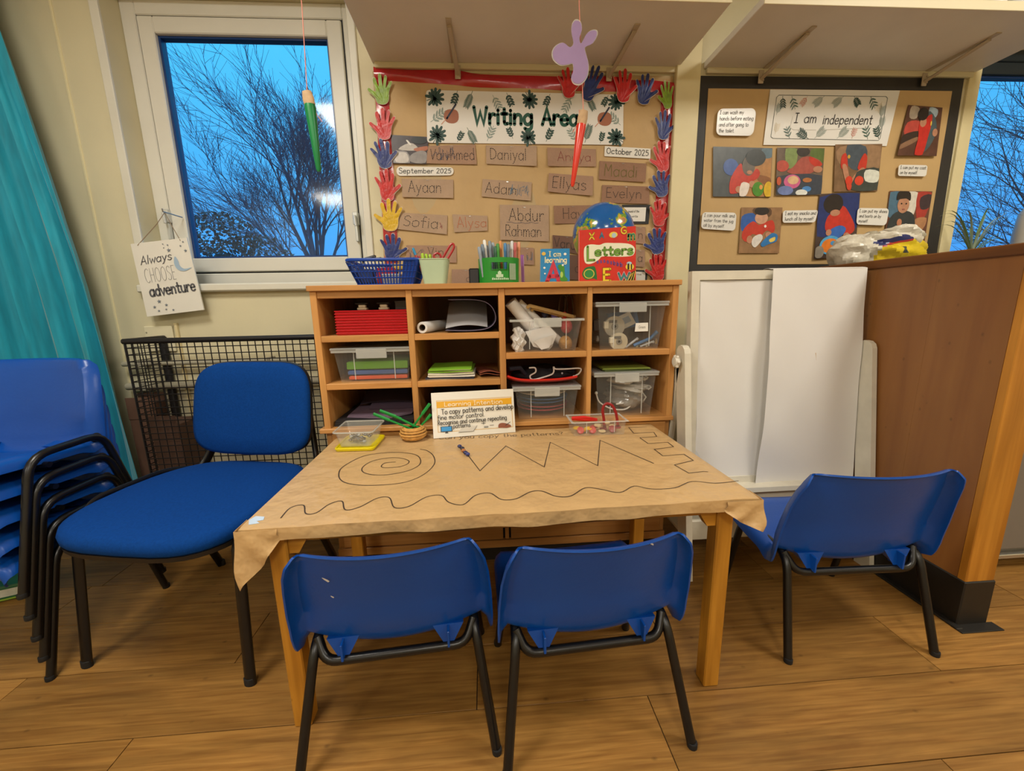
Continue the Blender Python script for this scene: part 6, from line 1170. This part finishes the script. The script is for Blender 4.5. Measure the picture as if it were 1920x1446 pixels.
t = thing('clear_tub', 'clear plastic tub of glass beads standing on yellow lid', 'tub', (ctr.x, ctr.y, TT+.01)); lv = [shr(qq, .80, TT+.0105), shr(qq, .97, TT+.052, -.003, .01), shr(qq, 1.04, TT+.054, -.003, .01), shr(qq, 1.04, TT+.057, -.003, .01), shr(qq, .95, TT+.056, -.003, .01), shr(qq, .78, TT+.012)]; n = len(qq); g = G().add([p for l in lv for p in l], [tuple(range(n-1, -1, -1))]+[(i*n+k, i*n+(k+1) % n, (i+1)*n+(k+1) % n, (i+1)*n+k) for i in range(5) for k in range(n)]+[tuple(range(5*n, 6*n))]); wpart('tub_body', g, cthin, t, 30); wpart('tub_rim', G().tube(shr(qq, 1.045, TT+.0565, -.003, .01), .0026, 6, True), crim, t)
rb = random.Random(12); bead = {}
for i in range(34):
    u, v = rb.uniform(-.031, .031), rb.uniform(-.024, .026); k = i % 4; c_n = ['34353C', '4A4E58', '5A4A3C', '8A9098'][k]
    if k not in bead: bead[k] = mesh('bead', G().sphere((0, 0, .0045), .0068, 10, 7, sz=.66), mat(c_n, .06, .2, 60, spec=.9, coat=.8))
    tag(obj('glass_bead', bead[k], None, None, loc=(ctr.x+u*.95, ctr.y+v, TT+.0122+.0072*(i//13))), 'dark glass bead in the clear tub on the yellow lid', 'bead', 'glass beads in the clear tub')
# woven basket with green sticks
wc = at(774, 826); wc = Vector((wc.x, wc.y+.018, TT)); wb_ = thing('woven_basket', 'small round woven straw basket holding green tongs', 'basket', wc); straw = mat('C9964E', .7, .2, 70)
prof = [(.022, .003), (.032, .006), (.039, .013), (.0415, .021), (.039, .030), (.033, .0365), (.028, .039)]
for k, (r, z) in enumerate(prof):
    n = 30; obj('woven_coil', G().tube([((r+.0016*((i+k) % 2))*math.cos(2*math.pi*i/n), (r+.0016*((i+k) % 2))*math.sin(2*math.pi*i/n), z) for i in range(n)], .0036, 6, True), straw, wb_)
obj('base', G().lathe([(.001, 0), (.026, 0), (.028, .003), (.001, .003)], 24, caps=False), straw, wb_); obj('lining', G().lathe([(.026, .004), (.036, .012), (.038, .021), (.035, .031), (.027, .039)], 26, caps=False), mat('9A6C34', .8, .2, 60), wb_); obj('rim_coil', G().tube([(.0275*math.cos(2*math.pi*i/26), .0275*math.sin(2*math.pi*i/26), .0405) for i in range(26)], .003, 6, True), straw, wb_)
gst = mat('0E8A3A', .4)
for k, (pts, lab) in enumerate(((((700, 776), (730, 788), (775, 806)), 'lower left green tong arm reaching out of basket'), (((712, 770), (742, 781), (778, 800)), 'middle left green tong arm reaching out of basket'), (((722, 774), (752, 786), (785, 802)), 'upper left green tong arm reaching out of basket'), (((806, 757), (792, 776), (772, 804)), 'upper right green tong arm leaning out of basket'), (((808, 777), (800, 787), (782, 806)), 'lower right green tong arm leaning out of basket'))):
    y = wc.y-.006+.006*k; t = thing('plastic_tong', lab, 'tong', WY(*pts[2], y), 0, 'green tongs in the woven basket'); P_ = [WY(u, v, y) for u, v in pts]; wpart('grip', G().tube([P_[0], P_[1]], .0052, 8, flat=.45), gst, t); wpart('arm', G().tube([P_[1], P_[2]], .0034, 8, flat=.6), gst, t)
# learning intention card
lc = Card(WY(808, 737, -.60), WY(962, 729, -.60), WY(966, 808, -.625), WY(814, 820, -.625)); 
for i in (2, 3): p = at((966, 814)[i == 3], (808, 820)[i == 3]); lc.c[i] = Vector((p.x, p.y, TT))
yb0 = (lc.c[2].y+lc.c[3].y)/2
sh_ = -.585-max(lc.c[2].y, lc.c[3].y)
if sh_ < 0:
    for i in (2, 3): lc.c[i].y += sh_
lc.c[0] = WY(808, 737, -.572); lc.c[1] = WY(962, 729, -.572)
t = thing('learning_card', 'white Learning Intention card leaning against the shelf unit', 'card', lc.P(.5, 0)); t = wpart('sheet', lc.sheet(.0014, 12, 8), mat('DEDBD2', .4, .02, 9), t, 0)
g = G(); lc.poly(g, [(.06, .66), (.97, .66), (.97, .80), (.06, .80)], .0022, 0, False); wpart('heading_band', g, mat('D9A21E', .45), t, 0)
g = G(); lc.line(g, [(.06, .82), (.97, .82), (.97, .13), (.06, .13), (.06, .82)], .0014, .0022); wpart('printed_border', g, mat('D3A850', .45), t, 0)
g = G(); lc.text(g, 'Learning Intention', .15, .86, .69, .78, .15, .0042); wpart('heading', g, mat('F0E2C0', .45), t, 0)
hk = mat('24201E', .5)
for s, u0, u1, v0, v1 in (('To copy patterns and develop', .11, .99, .52, .63), ('fine motor control.', .06, .63, .40, .50), ('Recognise and continue repeating', .06, .90, .285, .385), ('patterns', .24, .45, .20, .29)): g = G(); lc.text(g, s, u0, u1, v0, v1, .12, .0045, skew=.02, wob=.012); wpart('handwriting', g, hk, t, 0)
pm_ = [mat('3490D0', .4), mat('33363C', .4), mat('C9C6BE', .4), mat('8A5240', .4)]
g = G(); lc.poly(g, [(.09, .13), (.23, .13), (.23, .25), (.09, .25)], .0032, 1, False); lc.poly(g, [(.1, .145), (.22, .145), (.22, .24), (.1, .24)], .0040, 0, False); lc.poly(g, [(.14, .1), (.18, .1), (.17, .135), (.15, .135)], .0034, 1, False); wpart('computer_print', g, pm_, t, 0)
g = G(); lc.poly(g, [(.3, .1), (.48, .1), (.53, .22), (.37, .23)], .0032, 2, False); lc.line(g, [(.3, .1), (.48, .1), (.53, .22)], .001, .0038, 1); wpart('page_print', g, pm_, t, 0)
g = G(); lc.poly(g, [(.79, .14), (.8, .22), (.85, .24), (.92, .2), (.95, .15), (.9, .12), (.83, .13)], .0034, 3); lc.line(g, [(.88, .18), (.94, .25)], .002, .0040, 1); wpart('hand_print', g, pm_, t, 0)
for s_, u0, u1, v0, v1 in (('+', .58, .64, .22, .32), ('-', .68, .74, .17, .25), ('=', .61, .67, .13, .23)): g = G(); lc.text(g, s_, u0, u1, v0, v1, .1, .0036); wpart('sign_print', g, hk, t, 0)
# sticker, beads on string
p = at(822, 816); p.y -= .004; t = thing('round_sticker', 'small dark red round sticker at foot of learning card', 'sticker', (p.x, p.y-.006, TT)); obj('disc', G().lathe([(.007, 0), (.007, .001), (.0064, .0014)], 16), mat('6E2420', .5), t); obj('rim', G().tube([(.0068*math.cos(k*.4), .0068*math.sin(k*.4), .0012) for k in range(16)], .0004, 4, True), mat('561A18', .5), t)
for k, (u, v, c, lab) in enumerate(((862, 838, '1A2360', 'dark blue bead at far end of the bead string'), (867, 842, '1E1E34', 'navy bead second on the bead string'), (869, 846, 'B06A34', 'orange bead in the bead string'), (873, 850, '14205A', 'blue bead near the zigzag start'), (877, 853, '1E2A78', 'last blue bead touching the zigzag line'))):
    p = at(u, v+2); t = thing('threading_bead', lab, 'bead', (p.x, p.y, TT), 0, 'threading beads on the table'); obj('bead_body', G().sphere((0, 0, .0055), .0072, 14, 9, sz=.76), mat(c, .25, coat=.5), t); obj('hole_ring', G().tube([(.0022*math.cos(a*.785), -.0064, .0055+.0022*math.sin(a*.785)) for a in range(8)], .0006, 4, True), mat('0E0E14', .5), t)
# clear tray with counters
A_, B_, C_, D_ = at(1075, 819), at(1173, 815), at(1166, 797), at(1062, 800); 
x0, x1 = A_.x, B_.x; y0 = (A_.y+B_.y)/2; dep = .09; hh = WY(1076, 792, y0).z-TT
clear_box('clear plastic tray of red and yellow counters on table', x0, x1, y0, y0+dep, TT, TT+max(.028, hh), lid=False, tp=.004, latch=False, name='clear_tray', rim=.003, m=cthin)
rc = random.Random(21); cms = {}
spots = [(.022, .016, 'r', 1), (.060, .014, 'r', 1), (.038, .04, 'y', 0), (.062, .045, 'r', 0), (.02, .05, 'y', 0), (.09, .02, 'w', 0), (.118, .016, 'm', 1), (.1, .05, 'm', 0), (.125, .04, 'm', 0), (.014, .03, 'y', 0), (.05, .02, 'y', 0), (.08, .035, 'w', 0), (.105, .03, 'w', 0), (.135, .022, 'm', 0), (.13, .06, 'w', 0), (.075, .062, 'r', 0)]
CLAB = ['upright red counter at front left of the clear tray', 'upright red counter second along front of the clear tray', 'yellow counter behind the two upright red counters', 'red counter lying behind the second upright red counter', 'yellow counter at back left of the clear tray', 'cream counter at front middle of the clear tray', 'upright maroon counter at front right of the clear tray', 'maroon counter at middle of the clear tray back row', 'maroon counter behind the upright maroon counter', 'yellow counter at far left front of the clear tray', 'yellow counter between the upright red counters', 'cream counter left of the horseshoe foot', 'cream counter between the horseshoe feet', 'maroon counter nearest the right end of clear tray', 'cream counter at back right of the clear tray', 'red counter at back middle of the clear tray']
WT = x1-x0; ctl = {'r': ('B8322E', 'red'), 'y': ('E0B414', 'yellow'), 'w': ('D6C096', 'cream'), 'm': ('8E2A34', 'maroon')}
for i, (u, v, k, tilt) in enumerate(spots):
    c, nm = ctl[k]; 
    if k not in cms: cms[k] = mesh('counter', G().lathe([(.011, 0), (.0125, .001), (.0125, .0045), (.011, .0055), (.0095, .0048), (.001, .0048)], 18), mat(c, .35))
    lay = sum(1 for (u2, v2, _, _) in spots[:i] if (u-u2)**2+(v-v2)**2 < .026**2)
    o = tag(obj('counter', cms[k], None, None, loc=(x0+u*WT/.15+(.004 if u < .03 else 0), y0+.012+v*.85+.004, TT+.0022+.0058*lay+(.009 if tilt else 0))), CLAB[i], 'counter', '%s counters in the clear tray' % nm)
    if tilt: o.rotation_euler = (R(62), 0, R(8))
t = thing('red_scissors', 'bright red plastic tongs lying at left of the counter tray', 'tongs', (x0+.045, y0+.06, TT+.018)); rdp = mat('C4120E', .3)
for k in (0, 1): wpart('tong_arm', G().tube([WY(1072+3*k, 785, y0+.055), WY(1095, 783+4*k, y0+.055), WY(1120, 786+2*k, y0+.05)], [.007, .006, .003], 8, flat=.5), rdp, t)
t = thing('magnet_loop', 'dark red horseshoe loop standing up in the counter tray', 'horseshoe', WY(1145, 805, y0+.03)); lp = cr([WY(u, v, y0+.035) for u, v in ((1134, 803), (1132, 785), (1130, 770), (1133, 760), (1140, 757), (1148, 761), (1154, 772), (1157, 786), (1159, 803))], 5); wpart('loop', G().tube(lp, .0048, 8, flat=.5), mat('8E1418', .35), t)
wpart('tip', G().tube([lp[0], lp[2]], .0056, 8, flat=.6), mat('5E1216', .4), t); wpart('tip', G().tube([lp[-3], lp[-1]], .0056, 8, flat=.6), mat('5E1216', .4), t)

# ================================================================ bag and plant beyond the partition
cy = -.22; pb = WY(1640, 480, cy); bg = thing('plastic_sack', 'crumpled white sack with yellow and blue band behind the partition', 'sack', (pb.x, cy, 1.09))
rr = random.Random(9); ww = [(rr.uniform(2, 9), rr.uniform(2, 9), rr.uniform(2, 9), rr.uniform(0, 6)) for _ in range(9)]
def lump(c_, r_, sd, nn=(36, 22)):
    g = G(); g.sphere((0, 0, 0), 1, *nn); o = []
    for v in g.v:
        n_ = Vector(v); f = 1+.10*sum(math.sin(a*v[0]+b*v[1]+c*v[2]+d+sd) for a, b, c, d in ww)/2+.03*math.sin(23*v[0]+17*v[2]); o.append(tuple(c_+Vector((n_.x*r_[0], n_.y*r_[1], n_.z*r_[2]))*f))
    g.v = o; return g
wsk = mat('CEC8B8', .35, .06, 9, .6, 30, spec=.6, coat=.2); skm = [wsk, mat('D3B81C', .35, .06, 12, .4, 30), mat('2A2F62', .35), mat('A8342A', .35), mat('3A3F3A', .5)]
bc = WY(1652, 474, cy); g = lump(bc, (.165, .09, .082), 0, (64, 44)); mi = []
for f in g.f:
    p = sum((Vector(g.v[i]) for i in f), Vector())/len(f); s_ = (p.x-bc.x)/.165; q = (p.z-bc.z)/.082; d_ = q-(.42+.45*s_)
    mi.append(0 if s_ < -.55 or p.y > bc.y else (1 if d_ < -.05 else (3 if d_ < .04 else (2 if d_ < .3 else 0))))
    if mi[-1] == 1 and -.05 < s_ < .18 and -.15 < q+.05*s_ < .2: mi[-1] = 4
g.m = mi; wpart('printed_body', g, skm, bg, 25)
wpart('neck', lump(WY(1690, 445, cy), (.075, .06, .05), 2), wsk, bg, 25); wpart('left_fold', lump(WY(1594, 476, cy), (.075, .07, .07), 4), wsk, bg, 25); wpart('twisted_end', lump(WY(1636, 448, cy), (.035, .03, .03), 5, (18, 12)), mat('9A927E', .5, .2, 40, .4, 60), bg, 25)
pp = WY(1800, 480, -.1); pl_ = thing('spider_plant', 'pale striped spider plant on cupboard before the right window', 'plant', (pp.x+.03, -.12, 1.085)); obj('pot', G().lathe([(.04, 0), (.055, .08), (.058, .085), (.05, .085), (.048, .07), (.001, .07)], 24, caps=False), mat('8E5A3A', .7), pl_)
lfm = [mat('8FA08A', .5, .1, 20), mat('6E8A5A', .5, .1, 20)]; rr = random.Random(15)
for k in range(16):
    a = R(360*k/16+rr.uniform(-12, 12)); L_ = rr.uniform(.16, .27); up = rr.uniform(.09, .2); d = Vector((math.cos(a), math.sin(a)*.35, 0)); s_ = Vector((-d.y, d.x, 0)).normalized() if d.length else Vector((0, 1, 0)); pts = [d*(L_*t)+Vector((0, 0, .07+up*4*t*(1-t*.62)*.62)) for t in [i/8 for i in range(9)]]
    g = G(); w = .0045; vs = []; 
    for i, p in enumerate(pts): q = w*(1-(i/8)**2*.9); vs += [p-s_*q+Vector((0, 0, q*.3)), p, p+s_*q+Vector((0, 0, q*.3))]
    g.add(vs, [f for i in range(8) for f in ((3*i, 3*i+1, 3*i+4, 3*i+3), (3*i+1, 3*i+2, 3*i+5, 3*i+4))]); obj('leaf', g, lfm[k % 2], pl_, 60)
p = WY(1935, 440, -.14); t = thing('white_container', 'pale grey rounded container at right edge beside the plant', 'container', (p.x, -.14, 1.085)); obj('vessel', G().lathe([(.05, 0), (.06, .01), (.062, .16), (.055, .25), (.03, .30), (.001, .31)], 28, caps=False), mat('B9B4AC', .4), t); obj('lid', G().lathe([(.02, .305), (.022, .32), (.001, .325)], 20, caps=False), mat('A8A49C', .4), t)
